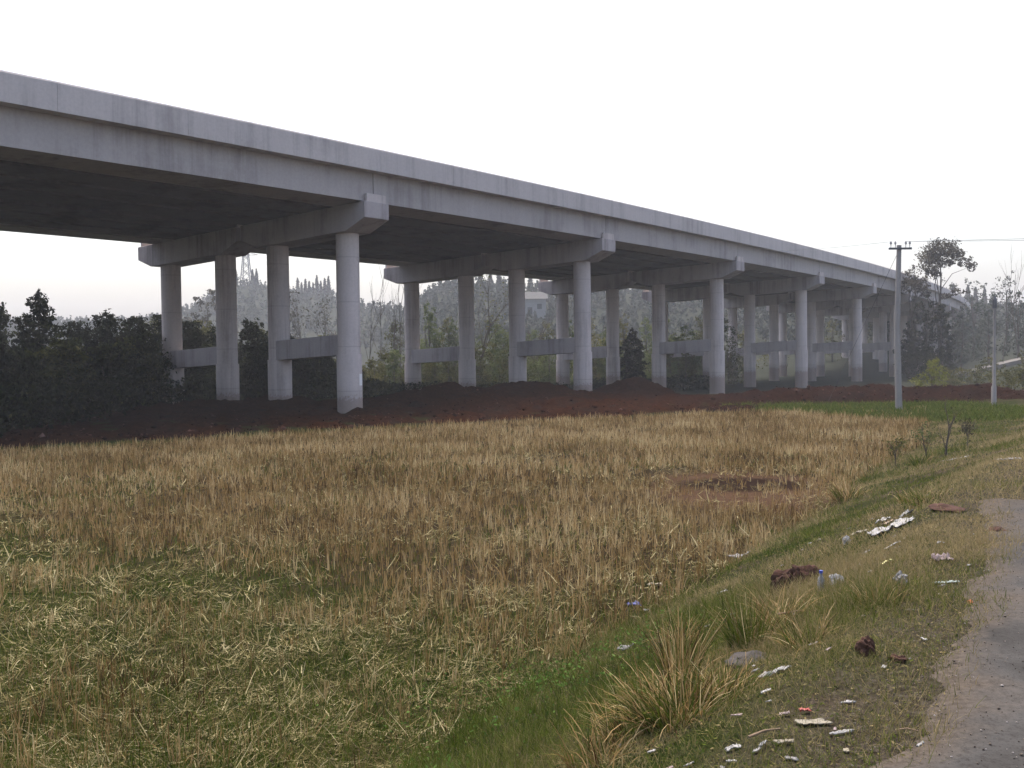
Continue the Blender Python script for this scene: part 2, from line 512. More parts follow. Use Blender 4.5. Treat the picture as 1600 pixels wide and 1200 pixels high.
tag(link('road', grid_mesh('road', Xr, Yr, Zr, M['road'], dict(edge=edge))), kind='structure')

# red soil tipped under and along the viaduct
sx = axis((-42, -24, 0.6), (-24, 30, 0.22), (30, 34, 0.5)); sy = axis((14, 27, 0.6), (27, 74, 0.22))
X, Y = np.meshgrid(sx, sy)
tag(link('soil_bank', grid_mesh('soil_bank', X, Y, soil_z(X, Y), M['soil'], dict(dark=0.6 * sstep(6, 12, X + 4 * (fbm(X * .5, Y * .5, 47) - .5)) + 0.25 * (1 - sstep(-14, -8, X))))), kind='structure')


# ------------------------------------------------------------------ blades, stalks, leaves
def strip_blades(base, head, lean, h, wd, bend, tint, segs=2, zoff=0.0):
    """tapered strips standing at base (n,3): heading of the lean, lean angle, length, width, bend"""
    n = len(base)
    lvl = segs + 1
    P = np.zeros((n, lvl, 2, 3))
    dirx, diry = np.cos(head), np.sin(head)
    sx_, sy_ = -diry, dirx
    tw = rng.uniform(0, 2 * PI, n)                      # width direction around the stalk
    wx, wy = np.cos(tw), np.sin(tw)
    pos = base.astype(float).copy(); ang = lean.copy()
    for k in range(lvl):
        wk = wd * (1 - 0.75 * k / segs) * 0.5
        P[:, k, 0] = pos - np.stack([wx * wk, wy * wk, np.zeros(n)], 1)
        P[:, k, 1] = pos + np.stack([wx * wk, wy * wk, np.zeros(n)], 1)
        st = h / segs
        pos = pos + np.stack([dirx * np.sin(ang) * st, diry * np.sin(ang) * st, np.cos(ang) * st], 1)
        ang = ang + bend / segs
    V = P.reshape(-1, 3)
    b = (np.arange(n) * lvl * 2)[:, None]
    F = np.concatenate([b + np.array([2 * k, 2 * k + 1, 2 * k + 3, 2 * k + 2])[None] for k in range(segs)], 0)
    return V, F, np.repeat(tint, lvl * 2)


def quads(cen, size, asp, tint, flat=0.0):
    """randomly turned leaf faces; flat pushes normals upward"""
    n = len(cen)
    nrm = rng.normal(size=(n, 3)); nrm[:, 2] += flat * np.sign(rng.normal(size=n) + 2)
    nrm /= np.linalg.norm(nrm, axis=1)[:, None]
    r = rng.normal(size=(n, 3))
    a = np.cross(nrm, r); a /= np.linalg.norm(a, axis=1)[:, None] + 1e-9
    b = np.cross(nrm, a)
    a = a * (size * 0.5)[:, None]; b = b * (size * 0.5 * asp)[:, None]
    V = np.stack([cen - a, cen - b * 0.9 + a * 0.1, cen + a, cen + b * 0.9 + a * 0.1], 1).reshape(-1, 3)
    F = np.arange(n * 4).reshape(n, 4)
    return V, F, np.repeat(tint, 4)


def join(parts):
    V = []; F = []; T = []; o = 0
    for v, f, t in parts:
        V.append(v); F.append(f + o); T.append(t); o += len(v)
    return np.concatenate(V), np.concatenate(F), np.concatenate(T)


M['straw'] = mat_leaf('dry_straw', dim([(0.0, (0.05, 0.027, 0.010)), (0.25, (0.180, 0.112, 0.040)), (0.55, (0.345, 0.232, 0.098)), (0.8, (0.43, 0.315, 0.165)), (0.97, (0.60, 0.48, 0.26))], 0.98), 0.3, 0.7)
M['cut'] = mat_leaf('cut_straw', dim([(0.0, (0.05, 0.040, 0.014)), (0.3, (0.14, 0.112, 0.042)), (0.65, (0.26, 0.22, 0.095)), (1, (0.46, 0.40, 0.22))], 0.90), 0.25, 0.7)
M['grass'] = mat_leaf('green_grass', dim([(0.0, (0.020, 0.030, 0.006)), (0.3, (0.058, 0.088, 0.010)), (0.52, (0.125, 0.155, 0.022)), (0.7, (0.17, 0.150, 0.055)), (1.0, (0.36, 0.28, 0.14))], 0.78), 0.3)
M['weed'] = mat_leaf('bright_weed', [(0.0, (0.03, 0.06, 0.012)), (0.5, (0.075, 0.14, 0.025)), (1.0, (0.16, 0.24, 0.06))], 0.35)

# --- rice stubble standing in the field, one clump per planted hill
cs = 0.175
ax = np.arange(-26, 19, cs); ay = np.arange(4.2, 50, cs)
CX, CY = np.meshgrid(ax, ay); CX = CX.ravel(); CY = CY.ravel()
CX = CX + rng.uniform(-.06, .06, len(CX)); CY = CY + rng.uniform(-.06, .06, len(CY))
ok = (CX < x_field(CY) + 0.05 + 0.35 * (fbm(CX, CY, 51) - 0.5)) & (CY < y_top(CX) - 0.25 - 0.9 * fbm(CX * 0.8, CY * 0.8, 52)) & (np.abs(CX) < 0.56 * CY + 1.5)
CX, CY = CX[ok], CY[ok]
big = fbm(CX * 0.28, CY * 0.28, 55, 4); med = fbm(CX * 0.9, CY * 0.9, 56, 3)
stand = 0.50 + 1.5 * (big - 0.5) + 2.0 * (med - 0.5) + 0.75 * sstep(8.0, 13.5, CY + 0.9 * (CX + 1)) - 0.45 * (1 - sstep(6.5, 9, CY)) - 0.70 * np.clip(bare_attr(CX, CY) * 1.2, 0, 1)
stand = np.where(ash_attr(CX, CY) > 0.65, 0.25, stand) - 1.2 * green_strip(CX, CY)
keep = rng.uniform(size=len(CX)) < np.clip(stand, np.where(green_strip(CX, CY) > .4, 0, 0.05), 0.96)
CX, CY = CX[keep], CY[keep]; st_ = np.clip(stand[keep], 0.2, 1.1)
dist = np.hypot(CX, CY)
parts = []
for lo, hi, nb, wscale in ((0, 11, 9, 1.0), (11, 20, 7, 1.15), (20, 60, 5, 1.9)):
    s = (dist >= lo) & (dist < hi)
    n = s.sum()
    ctint = np.clip(0.46 + 1.0 * (fbm(CX[s] * 0.5, CY[s] * 0.5, 58) - 0.5) + rng.normal(0, .17, n) + 0.06 * sstep(12, 30, CY[s]), 0, 1)
    chh = rng.uniform(0.14, 0.30, n) * np.clip(0.55 + 0.5 * st_[s], .5, 1.1)
    bx = np.repeat(CX[s], nb) + rng.normal(0, .03, n * nb); by = np.repeat(CY[s], nb) + rng.normal(0, .03, n * nb)
    base = np.stack([bx, by, ground_z(bx, by) - 0.02], 1)
    h = np.repeat(chh, nb) * rng.uniform(.55, 1.15, n * nb)
    lean = np.abs(rng.normal(0, .22, n * nb)); far = rng.uniform(size=n * nb) < 0.10
    lean = np.where(far, rng.uniform(.5, 1.3, n * nb), lean)
    wd = rng.uniform(.007, .015, n * nb) * wscale
    bend = rng.normal(.1, .25, n * nb)
    tint = np.clip(np.repeat(ctint, nb) + rng.normal(0, .17, n * nb), 0, 1)
    parts.append(strip_blades(base, rng.uniform(0, 2 * PI, n * nb), lean, h, wd, bend, tint, 2))
V, F, T = join(parts)
tag(link('rice_stubble', mesh_np('rice_stubble', V, F, M['straw'], T)), 'brown cut rice stubble standing across the whole field', 'stubble', kind='stuff')

# --- cut straw lying about
n = 280000
yy = 4.5 + 34 * rng.uniform(size=n) ** np.where(rng.uniform(size=n) < .7, 2.1, 1.3)
xx = rng.uniform(-1, 1, n) * (0.56 * yy + 1.2)
ok = (xx < x_field(yy) + 0.1) & (yy < y_top(xx) - 0.4)
p_ = 0.36 + 1.3 * (fbm(xx * 0.5, yy * 0.5, 61) - 0.5) + 1.7 * (fbm(xx * 1.7, yy * 1.7, 63, 2) - 0.5) + 0.75 * (1 - sstep(7.5, 11.5, yy + 0.5 * (xx + 1))) - 0.15 * bare_attr(xx, yy)
ok &= rng.uniform(size=n) < p_
xx, yy = xx[ok], yy[ok]; n = len(xx)
near = np.hypot(xx, yy)
base = np.stack([xx, yy, ground_z(xx, yy) + rng.uniform(.004, .07, n)], 1)
tuft = fbm(xx * 1.1, yy * 1.1, 66, 2)
L = rng.uniform(.05, .17, n) * rng.choice([1, 1, 1, 1.7], n)
V, F, T = strip_blades(base, rng.uniform(0, 2 * PI, n) * 0.8 + 9 * tuft, np.where(rng.uniform(size=n) < .3, rng.uniform(.7, 1.4, n), rng.uniform(1.3, 1.62, n)), L, rng.uniform(.005, .013, n) * np.clip(near / 8, 1, 2.2), rng.normal(.05, .22, n), np.clip(rng.normal(.48, .30, n) + 1.0 * (fbm(xx * 5, yy * 5, 64, 2) - .5), 0, 1), 2)
tag(link('cut_straw', mesh_np('cut_straw', V, F, M['cut'], T)), 'pale cut straw lying flat in the near field', 'straw', kind='stuff')

# --- short green growth between the stubble
n = 300000
yy = 4.5 + 38 * rng.uniform(size=n) ** 1.8
xx = rng.uniform(-1, 1, n) * (0.56 * yy + 1.2)
ok = (xx < x_field(yy) + 0.4) & (yy < y_top(xx) + 0.1)
g = green_attr(xx, yy) + 1.5 * (fbm(xx * 0.6, yy * 0.6, 81) - 0.5) + 0.12 + 0.45 * (1 - sstep(7, 14, yy + 0.3 * xx)) + 0.9 * green_strip(xx, yy) - bare_attr(xx, yy)
ok &= rng.uniform(size=n) < g
xx, yy = xx[ok], yy[ok]; n = len(xx)
sc_ = np.clip(np.hypot(xx, yy) / 9, 1, 3)
base = np.stack([xx, yy, ground_z(xx, yy) - 0.01], 1)
A = strip_blades(base, rng.uniform(0, 2 * PI, n), rng.uniform(.1, .9, n), rng.uniform(.05, .15, n) * (1 + .5 * (1 - sstep(7, 12, yy))), rng.uniform(.005, .010, n) * sc_, rng.normal(.4, .4, n), np.clip(rng.normal(.40, .15, n) + 0.35 * (fbm(xx, yy, 83) - .5), 0, .72), 2)
# the green crop strip at the far right corner of the field
n = 34000
xx = rng.uniform(8, 23, n); yy = rng.uniform(33, 50.5, n)
ok = rng.uniform(size=n) < green_strip(xx, yy) * (1.35 - 1.1 * (np.abs(((yy + 0.2 * xx) % 2.6) - 1.3) < 0.3)); xx, yy = xx[ok], yy[ok]; n = len(xx)
base = np.stack([xx, yy, ground_z(xx, yy) - 0.01], 1)
B = strip_blades(base, rng.uniform(0, 2 * PI, n), rng.uniform(.2, 1.0, n), rng.uniform(.12, .28, n), rng.uniform(.03, .05, n), rng.normal(.5, .4, n), np.clip(rng.normal(.40, .12, n), 0, .7), 2)
V, F, T = join([A, B])
tag(link('field_grass', mesh_np('field_grass', V, F, M['grass'], T)), 'low green grass coming up between the stubble', 'grass', kind='stuff')

# --- the grass of the verge between field and road
n = 330000
yy = np.where(rng.uniform(size=n) < .45, rng.uniform(2.6, 9.5, n), 2.5 + 42 * rng.uniform(size=n) ** 1.8)
t = rng.uniform(-0.10, 1.15, n)
xa, xb = x_field(yy), x_road(yy)
xx = xa + (xb - xa) * t
cov = 0.72 + 1.8 * (fbm(xx * 1.1, yy * 1.1, 91, 4) - 0.5) - 0.30 * sstep(0.85, 1.15, t) + 0.25 * (1 - sstep(0, .25, t)) + 0.25 * sstep(14, 24, yy)
cov = np.where((xx > x_road(yy) + 0.30 + 0.5 * (fbm(xx, yy, 93) - .5)) & (yy < 10.3), cov - 0.9, cov)
ok = (rng.uniform(size=n) < cov) & (np.abs(xx) < 0.60 * yy + 1)
xx, yy, t = xx[ok], yy[ok], t[ok]; n = len(xx)

sc_ = np.clip(np.hypot(xx, yy) / 7, .7, 3.2)
dry = np.clip(0.65 + (0.06 + 0.10 * sstep(8, 10, yy)) * (1 - sstep(.1, .35, t)) + 1.2 * (fbm(xx * 0.7, yy * 0.7, 95, 3) - 0.5) + 0.25 * sstep(.3, 1, t) + rng.normal(0, .2, n), 0, 1)
base = np.stack([xx, yy, ground_z(xx, yy) - 0.01], 1)
hgt = rng.uniform(.035, .11, n) * (0.7 + 1.0 * np.clip(fbm(xx * 0.9, yy * 0.9, 97, 3) * 2 - .6, 0, 1.2))
V, F, T = strip_blades(base, rng.uniform(0, 2 * PI, n), np.where(rng.uniform(size=n) < .25, rng.uniform(1.2, 1.6, n), rng.uniform(.1, 1.25, n)), hgt, rng.uniform(.003, .007, n) * sc_, rng.normal(.4, .5, n), dry, 2)
n2 = 70000
yy = rng.uniform(2.8, 12, n2); t = rng.uniform(.05, 1.12, n2); xx = x_field(yy) + (x_road(yy) - x_field(yy)) * t
ok = rng.uniform(size=n2) < .25 + 1.6 * (fbm(xx * 1.5, yy * 1.5, 99, 3) - .35); xx, yy = xx[ok], yy[ok]; n2 = len(xx)
D2 = quads(np.stack([xx, yy, ground_z(xx, yy) + rng.uniform(.004, .02, n2)], 1), rng.uniform(.006, .028, n2), rng.uniform(.15, .6, n2), np.where(rng.uniform(size=n2) < .35, rng.uniform(0, .25, n2), rng.uniform(.5, 1.0, n2)), 2.0)
V, F, T = join([(V, F, T), D2])
tag(link('verge_grass', mesh_np('verge_grass', V, F, M['grass'], T)), 'short half dry grass on the verge beside the road', 'grass', kind='stuff')

# --- leafy bright weeds along the foot of the verge, lower centre
n = 9000
yy = rng.uniform(4.6, 9.5, n); t = rng.normal(0.02, .17, n)
xx = x_field(yy) + (x_road(yy) - x_field(yy)) * t
ok = rng.uniform(size=n) < np.clip(0.5 + 2.6 * (fbm(xx * 1.4, yy * 1.4, 101, 3) - 0.5), 0, 1) * (1 - sstep(7.5, 9.5, yy)); xx, yy = xx[ok], yy[ok]; n = len(xx)
cen = np.stack([xx, yy, ground_z(xx, yy) + rng.uniform(.01, .10, n)], 1)
V, F, T = quads(cen, rng.uniform(.012, .042, n), rng.uniform(.4, .9, n), np.clip(rng.normal(.5, .22, n), 0, 1), 1.2)
tag(link('clover', mesh_np('clover', V, F, M['weed'], T)), 'bright green leafy weeds along the foot of the verge', 'weeds', kind='stuff')

# ------------------------------------------------------------------ the twin viaduct
BX, BY, PSI, KAP = -7.70115, 47.0798, 0.66747, 0.00112
XF = 0.0385                                     # crossfall, down to the far side


def bpath(s, t):
    h = PSI - KAP * s
    return (BX + (math.cos(h) - math.cos(PSI)) / KAP - t * math.cos(h), BY + (math.sin(PSI) - math.sin(h)) / KAP + t * math.sin(h))


K0, K1 = -2, 13


def sweep(name, prof, s0, s1, mat, parent, org, step=5.0, gaps=None, z_fall=True, smooth=False):
    """closed profile [(t, z)] swept along the road line; gaps = length of separate panels"""
    V = []; F = []
    ranges = [(s0, s1)]
    if gaps:
        ranges = []; a = s0
        while a < s1 - 0.01:
            ranges.append((a + 0.005, min(a + gaps, s1) - 0.005)); a += gaps
    m = len(prof)
    for a, b in ranges:
        ns = max(1, int(math.ceil((b - a) / step)))
        base = len(V)
        for i in range(ns + 1):
            s = a + (b - a) * i / ns
            for t, z in prof:
                x, y = bpath(s, t)
                V.append((x - org[0], y - org[1], z - (XF * t if z_fall else 0) - org[2]))
        for i in range(ns):
            for j in range(m):
                j2 = (j + 1) % m
                F.append((base + i * m + j, base + (i + 1) * m + j, base + (i + 1) * m + j2, base + i * m + j2))
        F.append(tuple(base + j for j in range(m))); F.append(tuple(base + ns * m + j for j in reversed(range(m))))
    mb = MB(); mb.v = V; mb.f = F
    return mb.build(name, mat, parent)


def oriented(s, t0, t1, z0a, z0b, z1, half):
    """block across the road line at s: from t0 to t1, bottom z0a..z0b, top z1 (with crossfall)"""
    h = PSI - KAP * s
    fx, fy = math.sin(h), math.cos(h)
    P = []
    for z_sel in (0, 1):
        for t, dz in ((t0, -1), (t1, -1), (t1, 1), (t0, 1)):
            x, y = bpath(s, t)
            z = (z0a if t == t0 else z0b) if z_sel == 0 else z1
            P.append((x + dz * half * fx, y + dz * half * fy, z - XF * t))
    return P


def viaduct(label, cols, tg, parapets, slab):
    org = Vector((*bpath(0, cols[0]), 0.0))
    v = thing('viaduct', org, label, 'viaduct', 'twin carriageways of the viaduct')
    S0, S1 = K0 * 20.0, K1 * 20.0
    sweep('deck_slab', [(slab[0], 11.03), (slab[1], 11.03), (slab[1], 11.20), (slab[0], 11.20)], S0, S1, M['girder'], v, org)
    for t_out, sgn in parapets:
        sweep('parapet', [(t_out, 11.0), (t_out, 11.96), (t_out + sgn * 0.04, 12.03), (t_out + sgn * 0.24, 12.03), (t_out + sgn * 0.26, 11.6), (t_out + sgn * 0.46, 11.35), (t_out + sgn * 0.46, 11.0)],
              S0, S1, M['parapet'], v, org, gaps=5.0)
    # precast girders, four per span
    a, b = tg; g_out = 0 if cols[0] == 0 else 3      # outermost keeps plain concrete, the others have soffit shade in their colour
    wdt = (b - a) / 4
    for k in range(K0, K1):
        for i in range(4):
            g0 = a + i * wdt + (0.16 if i else 0); g1 = a + (i + 1) * wdt - (0.16 if i < 3 else 0)
            sweep('girder', [(g0 + 0.05 * (i > 0), 9.69), (g1 - 0.05 * (i < 3), 9.69), (g1, 11.028), (g0, 11.028)], k * 20 + 0.03, k * 20 + 20 - 0.03, M['girder'] if i == g_out else M['girder_shaded'], v, org)
    # bents
    for k in range(K0, K1 + 1):
        s = 20.0 * k
        ta, tb = cols
        e0, e1 = ta - 2.02, tb + 2.02
        zb, zt, ze = 8.44, 9.66, 8.92
        P = []
        mb = MB()
        h = PSI - KAP * s; fx, fy = math.sin(h), math.cos(h)
        half = 0.78
        prof = [(e0, ze), (ta - 0.75, zb), (tb + 0.75, zb), (e1, ze), (e1, zt), (e0, zt)]
        for dz in (-half, half):
            for t, z in prof:
                x, y = bpath(s, t)
                mb.v.append((x + dz * fx - org.x, y + dz * fy - org.y, z - XF * t))
        mb.f.append(tuple(range(6))); mb.f.append(tuple(range(11, 5, -1)))
        for j in range(6):
            mb.f.append((j, (j + 1) % 6, 6 + (j + 1) % 6, 6 + j))
        pier = mb.build('pier', M['cap'], v, bevel=0.02)
        for t in (e0 + 0.085, e1 - 0.085):
            sb = MB(); sb.hexa([Vector(p) - org for p in oriented(s, t - 0.07, t + 0.07, 9.64, 9.64, 10.02, 0.60)])
            sb.build('shear_block', M['pier'], pier)
        ztie = 2.78
        for t in cols:
            x, y = bpath(s, t)
            zc = zb - XF * t + 0.05
            zl = ztie - 0.045 * t
            cb = MB()
            cb.tube([(x - org.x, y - org.y, -2.5), (x - org.x, y - org.y, zl)], [0.60, 0.60], 40)
            cb.tube([(x - org.x, y - org.y, zl - 0.02), (x - org.x, y - org.y, zc)], [0.545, 0.545], 40)
            o = cb.build('column', M['pier'], pier)
            for p in o.data.polygons: p.use_smooth = len(p.vertices) == 4
        tm = 0.5 * (ta + tb)
        zl = ztie - 0.045 * tm
        tb_ = MB()
        x0, y0 = bpath(s, ta); x1, y1 = bpath(s, tb)
        P = []
        za = ztie - 0.045 * ta; zb2 = ztie - 0.045 * tb
        for top in (0, 1):
            for (xx_, yy_, zz_), sg in (((x0, y0, za), -1), ((x1, y1, zb2), -1), ((x1, y1, zb2), 1), ((x0, y0, za), 1)):
                P.append(Vector((xx_ + sg * 0.46 * fx, yy_ + sg * 0.46 * fy, zz_ - 0.03 + top * 0.97)) - org)
        tb_.hexa(P); tb_.build('tie_beam', M['cap'], pier, bevel=0.015)
    return v


viaduct('near concrete carriageway of the twin viaduct, its parapet against the sky', (0.0, 5.15), (-1.80, 6.95), ((-2.33, 1), (7.24, -1)), (-2.30, 7.20))
viaduct('far concrete carriageway of the twin viaduct, seen from below behind the near one', (9.50, 14.58), (7.75, 15.2), ((7.44, 1), (15.74, -1)), (7.48, 15.70))

# white notice pasted on the foremost column
x, y = bpath(0, 0)
mb = MB()
for i in range(7):
    a0 = rad(-62 + 4.5 * i)
    for z in (1.30, 1.85):
        mb.v.append((x + 0.607 * math.cos(a0 + rad(30)), y + 0.607 * math.sin(a0 + rad(30)) * 1.0, z))
for i in range(6):
    mb.f.append((2 * i, 2 * i + 2, 2 * i + 3, 2 * i + 1))
M['paper'] = mat_plain('white_paper', (0.74, 0.72, 0.70), 0.8, 12, 0.08)
tag(mb.build('notice', M['paper']), 'small white notice pasted low on the foremost viaduct column', 'notice')

# ------------------------------------------------------------------ poles and wires
def utility_pole(x, y, z, label, top=7.1, arm=True, heading=0.0):
    t = thing('utility_pole', (x, y, z), label, 'pole', None, heading)
    lean = -0.09
    mb = MB(); mb.tube([(0.09, 0, -0.6), (0, 0, top * .5), (lean * -1, 0, top)], [0.155, 0.125, 0.10], 16)
    p = mb.build('shaft', M['pole'], t, True)
    if arm:
        a = MB(); a.box((0.09, -0.13, top - 0.16), (1.0, 0.08, 0.09)); cb = a.build('crossarm', M['steel'], t)
        for ix in (-0.42, -0.22, 0.25, 0.43):
            m2 = MB(); m2.tube([(0.09 + ix * 0.98, -0.13, top - 0.12), (0.09 + ix * 0.98, -0.13, top + 0.02), (0.09 + ix * .98, -0.13, top + 0.04), (0.09 + ix * .98, -0.13, top + 0.13), (0.09 + ix * .98, -0.13, top + 0.17)], [0.018, 0.018, 0.055, 0.045, 0.02], 8)
            m2.build('insulator', M['ceramic'], cb)
    else:
        a = MB(); a.box((0.05, 0, top + 0.10), (0.16, 0.16, 0.22)); a.box((0.05, 0, top - 0.25), (0.24, 0.10, 0.08)); a.build('insulator_cap', M['steel'], t)
        b = MB(); b.tube([(0.02, 0, 1.0), (0.05, 0, 2.6)], [0.085, 0.07], 8)
    return t


P1 = (17.08, 44.0)
utility_pole(P1[0], P1[1], 0.05, 'tall pale concrete pole with a crossarm carrying the wires', 7.25)
P2 = (22.35, 46.0)
t = thing('utility_pole', (P2[0], P2[1], 0.0), 'shorter bare pole at the right edge, thin and dark at its top', 'pole')
mb = MB(); mb.tube([(0, 0, -0.4), (0, 0, 0.9), (0.01, 0, 1.0), (0.02, 0, 4.6)], [0.12, 0.11, 0.075, 0.055], 12); mb.build('shaft', M['pole'], t, True)
mb = MB(); mb.tube([(0.02, 0, 4.55), (0.02, 0, 4.95), (0.02, 0, 5.1)], [0.10, 0.10, 0.04], 10); mb.build('insulator', M['steel'], t)


def wire(p, q, sag, label, r=0.008, group='overhead wires on the tall pole'):
    pts = [Vector(p).lerp(Vector(q), i / 16) - Vector((0, 0, 4 * sag * (i / 16) * (1 - i / 16))) for i in range(17)]
    mb = MB(); mb.tube(pts, [r] * 17, 5)
    return tag(mb.build('power_line', M['steel']), label, 'wire', group)


zt = 7.25 + 0.05 + 0.15
ends_l = {-0.82: (24.8, 110.0, 14.0)}
ends_r = {-0.82: (58.0, 40.0, 8.3), 0.98: (59.6, 40.9, 8.5)}
wire((P1[0] + 0.09 - 0.41, P1[1] - 0.13, zt), ends_l[-0.82], 0.3, 'left overhead wire running from the tall pole to behind the viaduct')
wire((P1[0] + 0.09 + 0.245, P1[1] - 0.13, zt), (58.8, 40.4, 8.15), 0.35, 'lower of the two wires running right from the tall pole')
wire((P1[0] + 0.09 + 0.42, P1[1] - 0.13, zt), ends_r[0.98], 0.25, 'upper of the two wires running right from the tall pole')
wire((P1[0] + 0.02, P1[1], 6.95), (15.2, 47.6, 0.3), 0.0, 'thin stay wire slanting down left from the tall pole', 0.008, None)

# ------------------------------------------------------------------ trees
LEAF = {
    'dark': mat_leaf('dark_foliage', [(0, (0.004, 0.006, 0.002)), (0.5, (0.010, 0.014, 0.004)), (0.85, (0.027, 0.032, 0.008)), (1, (0.055, 0.056, 0.014))], 0.15),
    'olive': mat_leaf('olive_foliage', [(0, (0.03, 0.033, 0.010)), (0.5, (0.080, 0.080, 0.024)), (1, (0.18, 0.16, 0.055))], 0.3),
    'green': mat_leaf('green_foliage', [(0, (0.035, 0.048, 0.016)), (0.5, (0.085, 0.105, 0.036)), (1, (0.16, 0.175, 0.065))], 0.35),
    'pale': mat_leaf('pale_foliage', [(0, (0.06, 0.062, 0.03)), (0.5, (0.12, 0.125, 0.05)), (1, (0.22, 0.21, 0.09))], 0.4),
    'brown': mat_leaf('grey_brown_foliage', [(0, (0.030, 0.026, 0.018)), (0.5, (0.060, 0.052, 0.036)), (1, (0.10, 0.088, 0.06))], 0.25),
    'far': mat_leaf('hazed_foliage', [(0, (0.035, 0.042, 0.034)), (0.5, (0.062, 0.072, 0.058)), (1, (0.10, 0.11, 0.085))], 0.25),  # far trees: leaf colour paled, haze painted into it
    'yellow': mat_leaf('yellow_green_foliage', [(0, (0.07, 0.08, 0.02)), (0.5, (0.15, 0.16, 0.04)), (1, (0.26, 0.25, 0.08))], 0.4),
}


def crown_leaves(blobs, n, size, tint0=0.45, hollow=0.55, flat=0.3, asp=0.55, even=0.75):
    """leaf faces gathered in sprays inside ellipsoid clumps (cx, cy, cz, rx, ry, rz)"""
    vol = np.array([b[3] * b[4] * b[5] for b in blobs]) ** even; vol /= vol.sum()
    out = []
    for b, w_ in zip(blobs, vol):
        m = max(12, int(n * w_))
        ns = max(4, m // 14)
        d = rng.normal(size=(ns, 3)); d /= np.linalg.norm(d, axis=1)[:, None]
        r = (hollow + (1.08 - hollow) * rng.uniform(size=ns) ** 0.6) * (1 + 0.18 * rng.normal(size=ns))
        spr = d * r[:, None]
        k = rng.integers(0, ns, m)
        c = spr[k] + rng.normal(0, 0.16, (m, 3))
        c = c * np.array(b[3:6]) + np.array(b[:3])
        bt = tint0 + rng.normal(0, .12) + np.repeat(0, m) + rng.normal(0, .12, ns)[k]
        out.append(quads(c, size * rng.uniform(.6, 1.4, m), rng.uniform(asp * .7, asp * 1.3, m), np.clip(bt + rng.normal(0, .08, m), 0, 1), flat))
    return join(out)


def limbs(mb, base, top, r0, targets, rr):
    """tapered trunk from base to top with limbs to the targets"""
    base, top = Vector(base), Vector(top)
    k = 6
    pts = [base.lerp(top, i / k) + Vector((rr.uniform(-1, 1), rr.uniform(-1, 1), 0)) * r0 * 0.6 * (0 < i < k) for i in range(k + 1)]
    mb.tube(pts, [r0 * (1 - 0.78 * i / k) for i in range(k + 1)], 7)
    for tg in targets:
        tg = Vector(tg)
        f = rr.uniform(0.35, 0.85)
        i = min(k - 1, int(f * k)); st = pts[i].lerp(pts[i + 1], f * k - i)
        mid = st.lerp(tg, 0.5) + Vector((rr.uniform(-.1, .1), rr.uniform(-.1, .1), 0.12)) * (tg - st).length
        ra = r0 * (1 - 0.78 * f) * 0.55
        mb.tube([st, mid, tg], [ra, ra * .6, ra * .2], 5)


def broad_tree(x, y, h, wd, leaf, label, group=None, n=1500, size=0.26, z=None, trunk=0.35, seed=0, name='broadleaf_tree', cat='tree', tint0=0.45, lift=0.0):
    rr = random.Random(seed * 7919 + int(x * 31) + int(y * 17))
    z0 = float(top_z(x, y)) if z is None else z
    t = thing(name, (x, y, z0), label, cat, group)
    R = wd / 2
    blobs = []
    nb = rr.randint(7, 10)
    zc0, zc1 = h * (0.18 + lift), h * 0.86
    for i in range(nb):
        f = i / (nb - 1)
        zc = zc0 + (zc1 - zc0) * f
        spread = R * (1 - 0.75 * f ** 1.6) * 0.75
        a = rr.uniform(0, 2 * PI)
        rb = R * rr.uniform(.34, .52) * (1 - 0.35 * f)
        blobs.append((math.cos(a) * spread * rr.uniform(.4, 1), math.sin(a) * spread * rr.uniform(.4, 1), zc, rb * 1.15, rb * 1.15, min(rb * 1.0, h * .16 + .1)))
    blobs.append((rr.uniform(-.1, .1) * R, rr.uniform(-.1, .1) * R, h * 0.93, R * .28, R * .28, h * .09))
    mb = MB(); limbs(mb, (0, 0, -0.3), (blobs[-1][0], blobs[-1][1], h * 0.8), max(.06, h * 0.022), [b[:3] for b in blobs[1::2]], rr)
    mb.build('trunk', M['wood'], t, True)
    near = math.hypot(x, y) < 124
    V, F, T = crown_leaves(blobs, int(n * (2.3 if near else 1)), size * (.68 if near else 1), tint0)
    link('crown', mesh_np('crown', V, F, LEAF[leaf], T), t)
    return t


